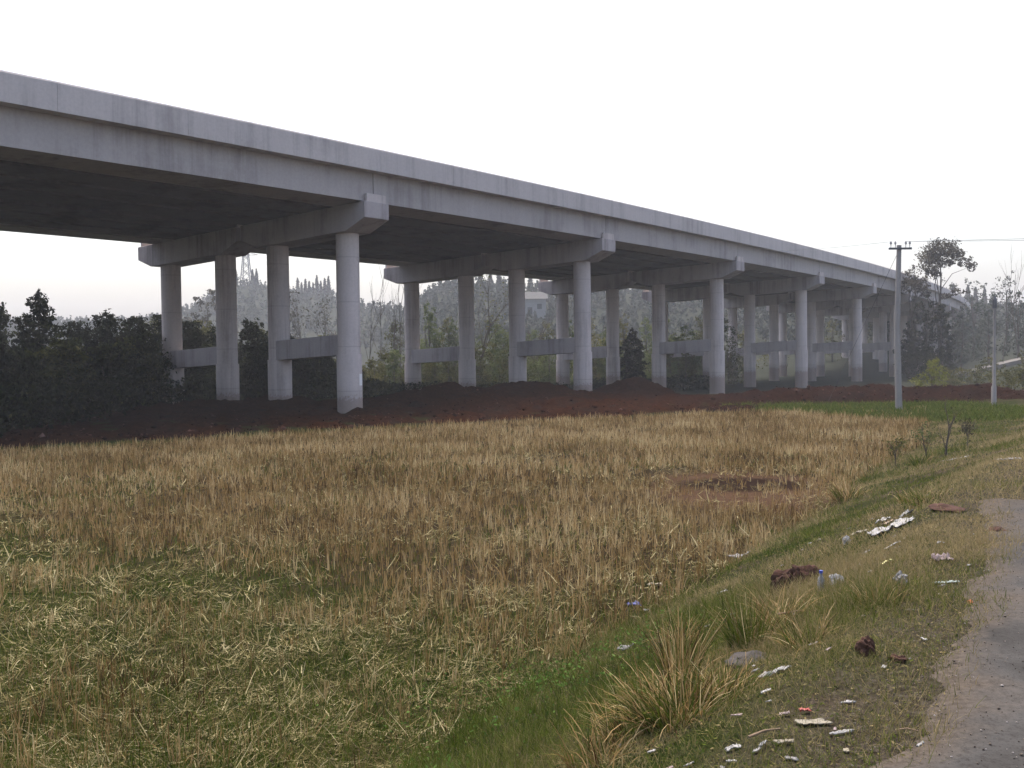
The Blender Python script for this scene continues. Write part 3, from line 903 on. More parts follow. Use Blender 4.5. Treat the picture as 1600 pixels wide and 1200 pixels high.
def conifer(x, y, h, wd, leaf, label, group=None, n=1600, size=0.24, z=None, slim=False, name='conifer_tree', cat='tree'):
    z0 = float(top_z(x, y)) if z is None else z
    t = thing(name, (x, y, z0), label, cat, group)
    mb = MB(); mb.tube([(0, 0, -0.3), (0, 0, h * .97)], [max(.05, h * .02), .012], 7)
    lv = max(5, int(h * 2.6)); blobs = []
    rr = random.Random(int(x * 91 + y * 13))
    for i in range(lv):
        f = i / (lv - 1)
        prof = (1 - f) ** (0.6) if not slim else (math.sin(PI * min(1, 0.18 + f * 0.80)) ** 0.8)
        rad_ = wd / 2 * max(.06, prof)
        zc = h * (0.08 + 0.88 * f)
        m = max(1, int(3 + 4 * prof)) if f < .95 else 1
        blobs.append((0, 0, zc, rad_ * .62 + .03, rad_ * .62 + .03, h * .05 + .04))      # needles close round the stem, so the outline stays a cone
        for j in range(m):
            a = 2 * PI * j / m + rr.uniform(0, 1.5)
            q = rad_ * rr.uniform(.45, .72) if m > 1 else 0
            blobs.append((math.cos(a) * q, math.sin(a) * q, zc - 0.04 * h * prof + rr.uniform(-.02, .02) * h, rad_ * .46 + .03, rad_ * .46 + .03, h * .045 + .04))
            if m > 1 and j % 2 == 0:
                mb.tube([(0, 0, zc), (math.cos(a) * q, math.sin(a) * q, zc - .04 * h * prof)], [.03, .012], 4)
    mb.build('trunk', M['wood'], t, True)
    V, F, T = crown_leaves(blobs, n, size, 0.4, 0.25, 0.2, 0.45, 0.45)
    link('crown', mesh_np('crown', V, F, LEAF[leaf], T), t)
    return t


def bare_tree(x, y, h, label, group=None, leaf=None, n=160, size=.16, z=None, r0=None, depth=3, spread=0.5, name='bare_tree', cat='tree', mat=None, lean=0.0):
    z0 = float(top_z(x, y)) if z is None else z
    t = thing(name, (x, y, z0), label, cat, group)
    rr = random.Random(int(x * 57 + y * 11))
    mb = MB(); tips = []
    r0 = r0 or h * 0.014

    def grow(p, d, L, r, lev):
        k = 4
        pts = [p]; q = p; dd = d
        for i in range(k):
            dd = (dd + Vector((rr.uniform(-1, 1), rr.uniform(-1, 1), rr.uniform(0, .5))) * 0.10).normalized()
            q = q + dd * (L / k); pts.append(q)
        mb.tube(pts, [r * (1 - .6 * i / k) for i in range(k + 1)], 5 if lev else 7)
        if lev >= depth:
            tips.append(pts[-1]); tips.append(pts[-2]); return
        for j in range(rr.randint(3, 4) if lev else rr.randint(5, 7)):
            f = rr.uniform(.35, 1.0); i = min(k - 1, int(f * k)); st = pts[i].lerp(pts[i + 1], f * k - i)
            a = rr.uniform(0, 2 * PI)
            nd = (dd + Vector((math.cos(a), math.sin(a), 0.25)) * spread * rr.uniform(.6, 1.3)).normalized()
            grow(st, nd, L * rr.uniform(.38, .6), r * .42, lev + 1)
    grow(Vector((0, 0, -.2)), Vector((lean, 0, 1)).normalized(), h * .72, r0, 0)
    mb.build('trunk', mat or M['wood'], t, True)
    if leaf:
        tp = np.array([tuple(v) for v in tips])
        k = rng.integers(0, len(tp), n)
        c = tp[k] + rng.normal(0, size * 1.2, (n, 3))
        V, F, T = quads(c, size * rng.uniform(.6, 1.4, n), rng.uniform(.4, .8, n), np.clip(rng.normal(.5, .2, n), 0, 1), .2)
        link('crown', mesh_np('crown', V, F, LEAF[leaf], T), t)
    return t


def at_px(px, d):
    """plan point at depth d on the bearing that the survey of the photograph gives for column px"""
    return (px - 800) / 1550.0 * d, d


# --- dark wood beyond the left end of the viaduct: (bearing, depth, height, width)
GW = 'dark trees beyond the left end of the viaduct'
conifer(*at_px(63, 57), 6.9, 5.4, 'dark', 'dark pointed conifer rising above the round trees at far left', None, 12000, .24)
DL = 'dark round evergreen tree in the wood behind the left end of the viaduct'
for i, (px, d, h, wd) in enumerate([(-60, 58, 6.2, 5), (0, 62, 6.0, 3.6), (30, 50, 3.2, 4.5), (100, 52, 3.5, 4.5), (122, 64, 5.1, 4.0), (172, 60, 5.4, 4.6), (165, 52, 3.4, 4.4),
                                    (215, 62, 5.2, 4.5), (225, 55, 4.0, 4.2), (262, 66, 5.8, 4.5), (300, 62, 4.6, 4.2), (345, 68, 5.0, 4.4), (395, 66, 5.2, 4.2), (440, 72, 5.4, 4.2),
                                    (300, 74, 6.0, 5.0), (455, 64, 3.9, 3.6), (500, 68, 3.4, 3.8), (400, 60, 3.4, 4.0), (540, 74, 3.0, 4.0), (-30, 47, 4.0, 5), (-110, 54, 6.0, 6)]):
    broad_tree(*at_px(px, d), h, wd, 'dark', DL, GW, 3200, .30, seed=i, tint0=[.35, .62, .48, .72, .4][i % 5])
for i, (px, d, h, wd, lb) in enumerate([(318, 82, 6.6, 5.0, 'olive brown tree showing above the dark wood between the two left columns'),
                                        (405, 86, 6.2, 4.6, 'olive tree with a faint brown top between the second and third columns'),
                                        (508, 84, 5.2, 3.8, 'small olive bush tree above the tie beam of the foremost pier'),
                                        (245, 84, 6.8, 5.0, 'pale olive tree just left of the leftmost column')]):
    broad_tree(*at_px(px, d), h, wd, 'olive', lb, None, 1900, .30, seed=40 + i)
broad_tree(*at_px(328, 150), 13.5, 9, 'brown', 'hazy grey tree rising on the slope between the two left columns', None, 1300, .5, seed=51, lift=.2)

# --- undergrowth below the wood and along the back of the soil
c = []
n = 42000
px = rng.uniform(-150, 1130, n); d = rng.uniform(0, 1, n)
d0 = np.interp(px, [-150, 0, 130, 250, 540, 700, 1130], [28.5, 33, 40, 50, 62, 72, 92])
dd = d0 + d * 9
ux = (px - 800) / 1550 * dd
hh = np.interp(px, [-150, 250, 540, 620, 1130], [1.9, 1.9, 1.7, 1.3, 1.2]) * (0.4 + 0.9 * fbm(ux * .5, dd * .5, 111, 3))
uz = top_z(ux, dd) + rng.uniform(0, 1, n) ** .8 * hh
V, F, T = quads(np.stack([ux, dd, uz], 1), rng.uniform(.12, .30, n), rng.uniform(.4, .8, n), np.clip(rng.normal(.4, .2, n), 0, 1), .3)
tag(link('undergrowth', mesh_np('undergrowth', V, F, LEAF['dark'], T)), 'dark undergrowth below the trees behind the viaduct', 'undergrowth', kind='stuff')

# --- lighter trees seen between the piers
for i, (px, d, h, wd, lf, lb, nn) in enumerate([
    (672, 100, 8.6, 3.6, 'green', 'light green willowy tree left of the second pier middle column', 1700),
    (700, 106, 7.4, 3.6, 'olive', 'olive tree against the second pier, right of the willowy tree', 1300),
    (652, 92, 4.2, 4.6, 'green', 'low green bush under the left tie beam of the second pier', 1300),
    (765, 96, 4.6, 4.2, 'olive', 'low olive bush between the second and third columns of the second pier', 1300),
    (800, 110, 5.4, 4.2, 'olive', 'brownish bush behind the third column of the second pier', 1200),
    (850, 104, 4.0, 4.6, 'olive', 'dark olive bush under the right tie beam of the second pier', 1300),
    (600, 88, 3.8, 3.8, 'olive', 'olive bush just right of the foremost column', 1100),
    (1030, 112, 8.6, 5.0, 'green', 'green tree standing behind the third pier', 1700),
    (1060, 104, 5.4, 5.0, 'green', 'rounded green bush below the tie beam of the third pier', 1500),
    (1095, 118, 6.2, 4.4, 'green', 'pale green bush right of the third pier tie beam', 1200),
    (945, 108, 5.6, 3.6, 'green', 'small green tree just left of the dark cypress', 1100),
    (1160, 135, 6.5, 5.0, 'olive', 'hazy olive bush behind the fourth pier', 1000),
    (1215, 150, 7.0, 5.4, 'olive', 'hazy bush behind the columns of the fifth pier', 900),
    (1300, 165, 7.0, 6.0, 'olive', 'hazy olive bush between the fifth and sixth piers', 900),
    (905, 120, 6.2, 4.6, 'olive', 'olive bush behind the front column of the second pier', 1000),
]):
    broad_tree(*at_px(px, d), h, wd, lf, lb, None, nn, .30, seed=60 + i, tint0=.55)
conifer(*at_px(988, 86), 5.7, 2.9, 'dark', 'dark slim cypress standing on the soil heap beside the second pier', None, 6500, .24, slim=True, name='cypress_tree')
GB = 'thin bare trees between the first and second piers'
for i, (px, d, h) in enumerate([(580, 94, 9.0), (597, 98, 11.0), (612, 96, 9.4), (629, 92, 11.5), (640, 100, 12.0)]):
    bare_tree(*at_px(px, d), h, 'thin leafless tree between the first and second piers', GB, depth=2, spread=.32, r0=.07)
bare_tree(*at_px(746, 92), 9.4, 'leaning tree with sparse olive leaves between columns of the second pier', None, 'olive', 420, .2, lean=.14, spread=.7)
bare_tree(*at_px(842, 100), 6.8, 'small dark bare tree seen above the tie beam, right of the second pier', None, spread=.6, r0=.1)
bare_tree(*at_px(512, 150), 11, 'faint hazy tree left of the pair above the foremost tie beam', None, 'brown', 240, .4, spread=.5)
bare_tree(*at_px(478, 140), 10.5, 'faint hazy bare tree just right of the third column', None, 'brown', 240, .4, spread=.5)
bare_tree(*at_px(886, 104), 9.5, 'thin bare tree between the third bent columns behind the second pier', None, spread=.4, r0=.08)

GT = 'mid green hazy trees behind the piers'
for i in range(18):
    px = 620 + 30 * i + random.uniform(-10, 10)
    broad_tree(*at_px(px, random.uniform(104, 122)), random.uniform(5.5, 8.2), random.uniform(4.2, 5.6), random.choice(['green', 'green', 'olive']), 'hazy mid green tree in the row seen between the piers', GT, 1200, .32, seed=400 + i, tint0=random.uniform(.35, .6))
# fuller belt of bushes below them
GM = 'bushes in the belt behind the piers'
for i in range(26):
    px = 572 + 22.5 * i + random.uniform(-8, 8); d = np.interp(px, [570, 1150], [80, 106]) + random.uniform(-3, 6)
    broad_tree(*at_px(px, d), random.uniform(2.6, 4.6), random.uniform(3.0, 4.4), random.choice(['olive', 'green', 'green']), 'bush in the green belt seen between the piers', GM, 1100, .27, seed=300 + i, name='bush', cat='bush', lift=-.1, tint0=random.uniform(.3, .6))

# --- the big umbrella tree and its companions right of the pole
TX, TY = 51.2, 119.0
t = thing('umbrella_tree', (TX, TY, float(top_z(TX, TY))), 'tall grey brown umbrella shaped tree right of the pole', 'tree')
rr = random.Random(5)
blob = [(0.3, 0, 9.0, 1.0, 1.2, .75), (-.55, .2, 8.7, .85, 1.0, .85), (-.75, -.2, 7.9, .65, .8, .85), (1.2, .1, 8.6, .75, .9, .55), (.2, .1, 8.2, .7, .8, .7), (1.9, 0, 8.1, .5, .6, .40),
        (2.35, .1, 7.7, .38, .5, .38), (1.55, .3, 5.9, .6, .5, .22), (-.4, 0, 7.2, .5, .5, .5), (.9, -.1, 7.9, .4, .5, .35), (-1.7, .2, 6.6, .7, .6, .35), (-1.2, 0, 5.9, .6, .6, .4), (0.6, .1, 5.6, .5, .5, .25)]
blob = [(a * 1.65, b * 1.65, (c_ - 2.0) * 1.65 + 3.2 + .75, d_ * 1.6, e_ * 1.6, f_ * 1.6) for a, b, c_, d_, e_, f_ in blob]
mb = MB(); limbs(mb, (0, 0, -.4), (.1, 0, 14.6), .24, [b[:3] for b in blob[2:11:2]], rr); mb.build('trunk', M['wood'], t, True)
V, F, T = crown_leaves(blob, 6200, .27, .5, .3)
link('crown', mesh_np('crown', V, F, LEAF['brown'], T), t)
broad_tree(*at_px(1426, 122), 14.2, 5.0, 'brown', 'small topped thin tree just right of the pole top', None, 1100, .28, seed=91, lift=.62)
for i, (px, d, h, wd, lf, lb) in enumerate([(1446, 117, 9.6, 6.0, 'dark', 'dark ivy covered tree mass left of the umbrella tree trunk'),
                                            (1420, 119, 6.2, 3.6, 'dark', 'dark bush between the pole and the ivy covered tree'),
                                            (1472, 116, 8.8, 3.6, 'dark', 'narrow dark bush climbing the umbrella tree trunk'),
                                            (1440, 110, 3.6, 5.0, 'dark', 'low dark bush at the foot of the ivy covered tree')]):
    broad_tree(*at_px(px, d), h, wd, lf, lb, None, 1900, .40, seed=95 + i)
broad_tree(23.4, 55.2, 1.5, 2.4, 'yellow', 'yellow green round bush on the bank near the second pole', None, 700, .16, seed=99, name='bush', cat='bush', lift=-.1)

# hazy trees and scrub at the right edge
GR = 'hazy trees at the right edge beyond the poles'
for i, (px, d, h, wd) in enumerate([(1502, 128, 8.5, 7), (1545, 135, 10.0, 8), (1592, 124, 9.0, 7), (1630, 125, 10, 7), (1522, 165, 13, 9), (1572, 170, 13, 9), (1488, 185, 13, 9)]):
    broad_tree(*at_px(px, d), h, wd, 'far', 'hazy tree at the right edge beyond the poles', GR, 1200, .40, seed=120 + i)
for i, (px, d, h) in enumerate([(1566, 118, 12.5), (1590, 112, 12.5)]):
    bare_tree(*at_px(px, d), h, 'tall thin leafless tree at the right edge', 'thin bare trees at the right edge', depth=2, spread=.3, r0=.06)
for i, (px, d, h, wd) in enumerate([(1500, 92, 1.6, 3.4), (1525, 88, 1.4, 3.2), (1575, 74, 1.5, 3.6), (1597, 66, 1.7, 3.4), (1605, 88, 2.4, 4.0), (1550, 96, 2.0, 4), (1480, 90, 1.8, 3)]):
    broad_tree(*at_px(px, d), h, wd, 'olive', 'low hazy bush on the slope at the right', 'low bushes on the slope at the right', 500, .24, seed=140 + i, name='bush', cat='bush', lift=-.1)

# --- far wood on the hills
n = 5200
px = rng.uniform(-150, 1850, n); fr = rng.uniform(0.30, 1.12, n)
rc = hill_crest(px)[1]
dd = rc - 160 + 160 * fr
hx = (px - 800) / 1550 * dd; hz_ = hill_z(hx, dd)
th = rng.uniform(1.8, 3.6, n) * np.where(fbm(hx / 18, dd / 18, 131) > .5, 1.1, .7)
parts = []
m = 18
for k in range(m):
    f = rng.uniform(0.05, 1, n)
    r = th * .33 * (1 - f) ** .7 * rng.uniform(.3, 1.1, n); a = rng.uniform(0, 2 * PI, n)
    c = np.stack([hx + r * np.cos(a), dd + r * np.sin(a), hz_ + f * th], 1)
    parts.append(quads(c, rng.uniform(.6, 1.3, n), rng.uniform(.5, .9, n), np.clip(rng.normal(.4, .18, n), 0, 1), .3))
V, F, T = join(parts)
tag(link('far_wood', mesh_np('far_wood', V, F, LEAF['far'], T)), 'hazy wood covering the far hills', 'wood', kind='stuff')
GC = 'conifers in a row along the hazy ridge'
for px in list(range(468, 522, 6)) + [548, 556, 690, 702, 712, 722, 738, 752, 768, 782, 830, 372, 398, 404, 1490, 1512, 1524, 1538]:
    rc = float(hill_crest(px)[1]); x, y = at_px(px, rc - 4)
    z = float(hill_z(x, y))
    hgt = random.uniform(5.0, 8.5)
    conifer(x, y, hgt, hgt * .30, 'dark', 'pointed conifer in the row along the hazy ridge', GC, 150, .75, z - .3)

# --- lattice pylon on the ridge
x, y = at_px(388, 415)
z = float(hill_z(x, y))
t = thing('pylon', (x, y, z), 'hazy lattice power pylon standing on the far ridge', 'pylon')
lg = MB(); br = MB()
H = 26.0
def pw(f): return 3.6 * (1 - f) ** 1.4 * 0.5 + 0.55
for sx_, sy_ in ((-1, -1), (1, -1), (1, 1), (-1, 1)):
    lg.tube([(sx_ * pw(i / 8), sy_ * pw(i / 8), H * i / 8) for i in range(9)], [.20] * 9, 5)
for i in range(8):
    a, b = pw(i / 8), pw((i + 1) / 8); z0, z1 = H * i / 8, H * (i + 1) / 8
    for (p0, p1) in (((-a, -a), (b, -b)), ((a, -a), (-b, -b)), ((-a, a), (b, b)), ((a, a), (-b, b)), ((-a, -a), (-b, b)), ((a, -a), (b, b))):
        br.tube([(*p0, z0), (*p1, z1)], [.11, .11], 4)
lg.build('tower_leg', M['steel'], t); br.build('bracing', M['steel'], t)
for zc, L in ((15.5, 5.2), (19.5, 4.4), (23.5, 3.6)):
    am = MB()
    am.tube([(-L, 0, zc), (L, 0, zc)], [.14, .14], 4); am.tube([(-L, 0, zc), (0, 0, zc + 1.3), (L, 0, zc)], [.10] * 3, 4); am.build('cross_arm', M['steel'], t)

# --- small pale house on the far slope, seen through the second pier
x, y = at_px(829, 232)
z = float(hill_z(x, y))
t = thing('house', (x, y, z), 'small hazy pale farmhouse on the far slope seen through the second pier', 'house')
M['plaster'] = mat_plain('white_plaster', (0.22, 0.22, 0.21), 0.9, 3, 0.12)
M['tile'] = mat_plain('grey_roof_tile', (0.07, 0.07, 0.07), 0.8, 3, 0.3)
M['dark_opening'] = mat_plain('dark_window', (0.03, 0.032, 0.035), 0.3, 3, 0.1)
mb = MB(); mb.box((0, 0, 1.6), (7.5, 5, 5.2)); hw = mb.build('wall', M['plaster'], t)
mb = MB(); mb.v = [(-4.2, -3, 4.15), (4.2, -3, 4.15), (4.2, 3, 4.15), (-4.2, 3, 4.15), (-4.2, 0, 5.9), (4.2, 0, 5.9)]; mb.f = [(0, 1, 5, 4), (2, 3, 4, 5), (0, 4, 3), (1, 2, 5), (3, 2, 1, 0)]; mb.build('roof', M['tile'], t)
for ix in (-2.2, 2.2):
    mb = MB(); mb.box((ix, -2.52, 2.4), (1.1, .08, 1.2)); mb.build('window', M['dark_opening'], t)
mb = MB(); mb.box((0, -2.52, 1.2), (1.1, .08, 2.1)); mb.build('door', M['dark_opening'], t)

# --- pale path on its wall, climbing the slope at the far right
M['pale_wall'] = mat_plain('pale_stone', (0.15, 0.135, 0.12), 0.9, 1.5, 0.25)
mb = MB()
N = 14
for i in range(N + 1):
    f = i / N
    x, y = at_px(1492 + 190 * f, 113 - 6 * f)
    z = float(ground_z(x, y)) + .45
    for q, zz in ((0, z - 1.2), (0, z), (3.0, z + .02), (3.0, z - 1.2)):
        mb.v.append((x + q * .2, y + q, zz))
for i in range(N):
    for j in range(4):
        mb.f.append((4 * i + j, 4 * i + (j + 1) % 4, 4 * (i + 1) + (j + 1) % 4, 4 * (i + 1) + j))
mb.f.append((3, 2, 1, 0)); mb.f.append(tuple(4 * N + j for j in range(4)))
ob = mb.build('path', M['pale_wall']); tag(ob, kind='structure')

# ------------------------------------------------------------------ things on the verge
def tussock(x, y, n, hmin, hmax, rad_, dry, label, wd=(.006, .012), lean=.5, bend=.7, green=True, name='grass_tussock', z=None):
    z0 = float(ground_z(x, y)) - .02 if z is None else z
    t = thing(name, (x, y, z0), label, 'grass')
    def bl(m, mat, nm, tint, hs, ls):
        a = rng.uniform(0, 2 * PI, m); r = rad_ * np.sqrt(rng.uniform(size=m)) * .75
        base = np.stack([np.cos(a) * r, np.sin(a) * r, np.zeros(m)], 1)
        le = np.abs(rng.normal(0, lean, m)) * ls + r / rad_ * .35
        V, F, T = strip_blades(base, a + rng.normal(0, .6, m), le, rng.uniform(hmin, hmax, m) * hs, rng.uniform(*wd, m), rng.normal(bend, .45, m), tint, 4)
        link(nm, mesh_np(nm, V, F, mat, T), t)
    nd = int(n * dry)
    bl(nd, M['straw'], 'dry_blades', np.clip(rng.normal(.42, .28, nd), 0, 1), 1.0, 1.0)
    if green and n - nd > 5:
        bl(n - nd, M['grass'], 'green_blades', np.clip(rng.normal(.40, .2, n - nd), 0, .85), .85, 1.1)
    return t


tussock(1.0, 6.0, 190, .22, .55, .10, .65, 'tallest dry brown grass tussock, with upright stalks, at the field edge', (.005, .011), .13, .35)
tussock(0.86, 5.1, 1500, .12, .36, .34, .33, 'broad dark grass tussock with drooping dry blades at the bottom of the verge', (.006, .012), .5, .9)
tussock(1.12, 5.3, 420, .12, .32, .22, .3, 'tufted grass leaning against the right side of the broad tussock', (.005, .010), .55, .8)
tussock(0.62, 5.2, 380, .12, .36, .22, .45, 'green and straw coloured tuft at the left of the broad tussock', (.005, .010), .5, .8)
tussock(1.58, 6.65, 420, .2, .42, .17, .10, 'dark green grass tuft behind the grey stone slab', (.006, .010), .3, .5)
tussock(1.86, 6.9, 150, .2, .4, .2, .92, 'heap of arching dry grass behind the grey stone slab', (.006, .011), .9, 1.1)
tussock(2.42, 6.5, 260, .1, .2, .22, .25, 'low green grass clump beside the road edge', (.005, .009), .6, .7)
tussock(1.30, 7.6, 110, .15, .32, .14, .8, 'thin dry tuft on the verge above the tallest tussock', (.005, .010), .5, .8)
tussock(0.42, 4.75, 300, .1, .28, .24, .5, 'low tangled tuft left of the broad tussock at the photo bottom', (.005, .010), .6, .8)
tussock(1.78, 5.95, 200, .12, .28, .2, .4, 'short grass tuft right of the stone slab', (.005, .009), .6, .8)

M['clod'] = mat_plain('red_clod', (0.062, 0.033, 0.024), 0.95, 9, 0.55, 0.1, 0.8)
M['stone'] = mat_plain('grey_stone', (0.055, 0.048, 0.043), 0.9, 7, 0.35, 0.2, 0.5)
M['twig'] = mat_plain('dry_twig', (0.20, 0.14, 0.09), 0.9, 12, 0.3)


def lump(name, x, y, size, mat, label, cat, group=None, seed=1, zf=.7, sub=4, rough=.75, sink=.3):
    import bmesh
    bm = bmesh.new(); bmesh.ops.create_icosphere(bm, subdivisions=sub, radius=1.0)
    r = np.random.default_rng(seed)
    off = r.uniform(0, 50, 3)
    for v in bm.verts:
        c = v.co
        nse = float(fbm(np.array([c.x * 1.9 + off[0] + c.z * .9]), np.array([c.y * 1.7 + off[1] - c.z * 1.3]), seed, 5)[0]) - .5
        v.co = c * (1 + rough * 2 * nse)
        v.co.x *= size[0] / 2; v.co.y *= size[1] / 2; v.co.z *= size[2] / 2 * zf / .7
    me = bpy.data.meshes.new(name); bm.to_mesh(me); bm.free(); me.materials.append(mat)
    o = link(name, me, None, (x, y, float(ground_z(x, y)) + size[2] * (.5 - sink)))
    o.rotation_euler = (0, 0, r.uniform(0, 6))
    return tag(o, label, cat, group)


lump('earth_clod', 2.30, 8.35, (.28, .26, .30), M['clod'], 'larger red brown earth clod on the verge, left of its pair', 'clod', seed=3)
lump('earth_clod', 2.44, 8.25, (.23, .22, .26), M['clod'], 'darker earth clod of the pair on the verge, on the right', 'clod', seed=4)
lump('earth_clod', 1.88, 5.26, (.09, .085, .12), M['clod'], 'small brown clod on the verge near the road', 'clod', seed=5)
lump('earth_clod', 2.00, 5.12, (.10, .06, .05), M['clod'], 'flat brown clod at the road edge beside the small one', 'clod', seed=6)
lump('earth_clod', 4.28, 8.72, (.16, .12, .06), M['clod'], 'dark crumbled clod lying on the far end of the road', 'clod', seed=8)
lump('earth_heap', 4.36, 9.95, (.40, .26, .05), M['clod'], 'low reddish earth heap beside the far road end', 'heap', seed=9)
lump('earth_clod', 2.32, 4.58, (.05, .04, .02), M['clod'], 'tiny reddish crumb of earth on the road at the right', 'clod', seed=10)
lump('stone', 2.03, 4.08, (.035, .03, .02), M['stone'], 'tiny black stone on the road near the lower right corner', 'stone', seed=11)
lump('stone_slab', 1.46, 6.1, (.36, .26, .10), M['stone'], 'flat dark grey stone slab half buried in the grass', 'stone', seed=12, rough=.4, sink=.36)
lump('stone', 2.9, 6.27, (.035, .03, .025), mat_plain('orange_brick', (.42, .16, .07), .9), 'small orange brick chip at the road edge', 'brick chip', seed=14)

# gravel and crumbs on the road and its edge
n = 2600
yy = 3.0 + 7.5 * rng.uniform(size=n) ** 1.4; e = rng.exponential(.7, n) - .35
xx = x_road(yy) + .1 + e
zz = np.interp(yy, [-20, 14, 42], [1.1, 1.1, .25]) + .03 + (fbm(xx * .25, yy * .25, 3) - .5) * .10 + (fbm(xx * 1.3, yy * 1.3, 2) - .5) * .035
zz = np.where(e < 0, ground_z(xx, yy), zz)
r = rng.uniform(.002, .006, n) * (1 + 1.0 * (rng.uniform(size=n) < .06))
D = np.array([(1, 0, 0), (0, 1, 0), (-1, 0, 0), (0, -1, 0), (0, 0, .7), (0, 0, -.7)], float)
FF = np.array([(0, 1, 4), (1, 2, 4), (2, 3, 4), (3, 0, 4), (1, 0, 5), (2, 1, 5), (3, 2, 5), (0, 3, 5)])
V = (np.stack([xx, yy, zz + r * .3], 1)[:, None, :] + D[None] * r[:, None, None] * rng.uniform(.6, 1.3, (n, 6, 1))).reshape(-1, 3)
F = (FF[None] + (np.arange(n) * 6)[:, None, None]).reshape(-1, 3)
m, nn_, out = new_mat('gravel'); rp = ramp_node(nn_, attr_node(nn_, 'tint'), [(0, (.04, .032, .028)), (.4, (.10, .08, .06)), (.7, (.18, .15, .12)), (1, (.35, .32, .3))]); bsdf(nn_, out, rp.outputs[0], .9)
tag(link('gravel', mesh_np('gravel', V, F, m, np.repeat(rng.uniform(0, 1, n) ** 1.5, 6))), 'dark grit and crumbs scattered along the road edge', 'gravel', kind='stuff')

# soil crumbs on the tipped earth
n = 6000
xx = rng.uniform(-24, 30, n); yy = y_top(xx) + rng.exponential(5, n) - .3
sz = soil_z(xx, yy); ok = (sz > ground_z(xx, yy) - .02) & (yy < 64); xx, yy, sz = xx[ok], yy[ok], sz[ok]; n = len(xx)
r = rng.uniform(.02, .06, n) * (1 + 1.6 * (rng.uniform(size=n) < .08))
V = (np.stack([xx, yy, sz + r * .2], 1)[:, None, :] + D[None] * r[:, None, None] * rng.uniform(.6, 1.4, (n, 6, 1))).reshape(-1, 3)
F = (FF[None] + (np.arange(n) * 6)[:, None, None]).reshape(-1, 3)
m, nn_, out = new_mat('soil_crumb'); rp = ramp_node(nn_, attr_node(nn_, 'tint'), [(0, (.007, .003, .003)), (.55, (.022, .010, .008)), (.85, (.055, .028, .022)), (1, (.11, .065, .055))]); bsdf(nn_, out, rp.outputs[0], 1.0, spec=0.0)
tag(link('soil_crumbs', mesh_np('soil_crumbs', V, F, m, np.repeat(rng.uniform(0, 1, n), 6))), 'clods and crumbs of red earth strewn over the tipped soil', 'soil', kind='stuff')

# --- litter
PL = {}
def pmat(key, col, rough=.45, spec=.4):
    if key not in PL:
        PL[key] = mat_plain('litter_' + key, col, rough, 45, .45, spec, .3)
    return PL[key]
pmat('white', (.25, .245, .235)); pmat('grey', (.15, .145, .14)); pmat('yellow', (.66, .62, .26)); pmat('blue', (.05, .08, .34)); pmat('cream', (.22, .19, .13)); pmat('pink', (.23, .17, .16)); pmat('red', (.36, .06, .05)); pmat('mint', (.24, .29, .265)); pmat('brown', (.30, .21, .13))


def sheet(name, x, y, L, W, h, mat, label, cat='litter', seed=1, rot=0.0, group=None, nx=12, ny=9, fold=1.0):
    """a crumpled sheet with a ragged outline and real thickness, lying on the ground"""
    r = np.random.default_rng(seed); L *= .8; W *= .55; h *= .5
    u, v = np.meshgrid(np.linspace(-1, 1, nx), np.linspace(-1, 1, ny))
    o1 = r.uniform(0, 40)
    edge = 1 + .9 * (fbm(u * 1.3 + o1, v * 1.3, seed, 3) - .5)
    X = u * L / 2 * edge; Y = v * W / 2 * edge + .25 * W * (fbm(u + o1, u * 0, seed + 3) - .5)
    Z = np.abs(fbm(u * 2.2 * fold + o1, v * 2.2 * fold + 5, seed + 1, 3) - .5) * 2.6 * h + h * .12 * (1 - u * u)
    c, s = math.cos(rot), math.sin(rot)
    gx_ = x + X * c - Y * s; gy_ = y + X * s + Y * c
    g0 = float(ground_z(x, y))
    Zg = np.maximum(ground_z(gx_, gy_), g0 - .05) - g0
    top = np.stack([(X * c - Y * s).ravel(), (X * s + Y * c).ravel(), (Zg + Z + .012).ravel()], 1)
    bot = top - np.array([0, 0, .004])
    i = np.arange(nx * ny).reshape(ny, nx); N = nx * ny
    f = np.stack([i[:-1, :-1].ravel(), i[:-1, 1:].ravel(), i[1:, 1:].ravel(), i[1:, :-1].ravel()], 1)
    F = [f, f[:, ::-1] + N]
    bd = np.concatenate([i[0, :], i[1:, -1], i[-1, -2::-1], i[-2:0:-1, 0]])
    nb = np.roll(bd, -1)
    F.append(np.stack([nb, bd, bd + N, nb + N], 1))
    me = mesh_np(name, np.concatenate([top, bot]), np.concatenate(F), mat)
    return tag(link(name, me, None, (x, y, g0)), label, cat, group)


S = sheet
S('plastic_sheet', 3.74, 9.86, .56, .42, .10, PL['white'], 'largest crumpled white plastic sheet lying on the verge', seed=21, rot=.25, nx=20, ny=14)
S('crumpled_wrapper', 3.93, 10.5, .17, .12, .09, PL['white'], 'white scrap just behind the left end of the large sheet', seed=22)
S('crumpled_wrapper', 4.06, 10.25, .14, .12, .10, PL['white'], 'white scrap standing behind the right end of the large sheet', seed=23)
S('crumpled_wrapper', 3.86, 10.2, .16, .10, .08, PL['brown'], 'brown wrapper between the white scraps behind the large sheet', seed=24)
S('plastic_strip', 3.60, 10.3, .22, .07, .05, PL['cream'], 'pale twisted strip left of the large sheet', seed=25, rot=-.5)
lump('rag_bundle', 3.35, 9.95, (.075, .07, .09), PL['white'], 'small white lump on the verge left of the large sheet', 'litter', seed=26, sink=.1)
S('paper_scrap', 3.17, 8.88, .09, .05, .03, PL['white'], 'small white scrap below the large sheet', seed=27)
S('plastic_strip', 3.34, 8.70, .22, .05, .03, PL['white'], 'long thin white strip below the large sheet', seed=28, rot=.35)
S('paper_packet', 3.55, 8.22, .075, .06, .05, PL['white'], 'small white packet near the road, right of the large sheet', seed=29)
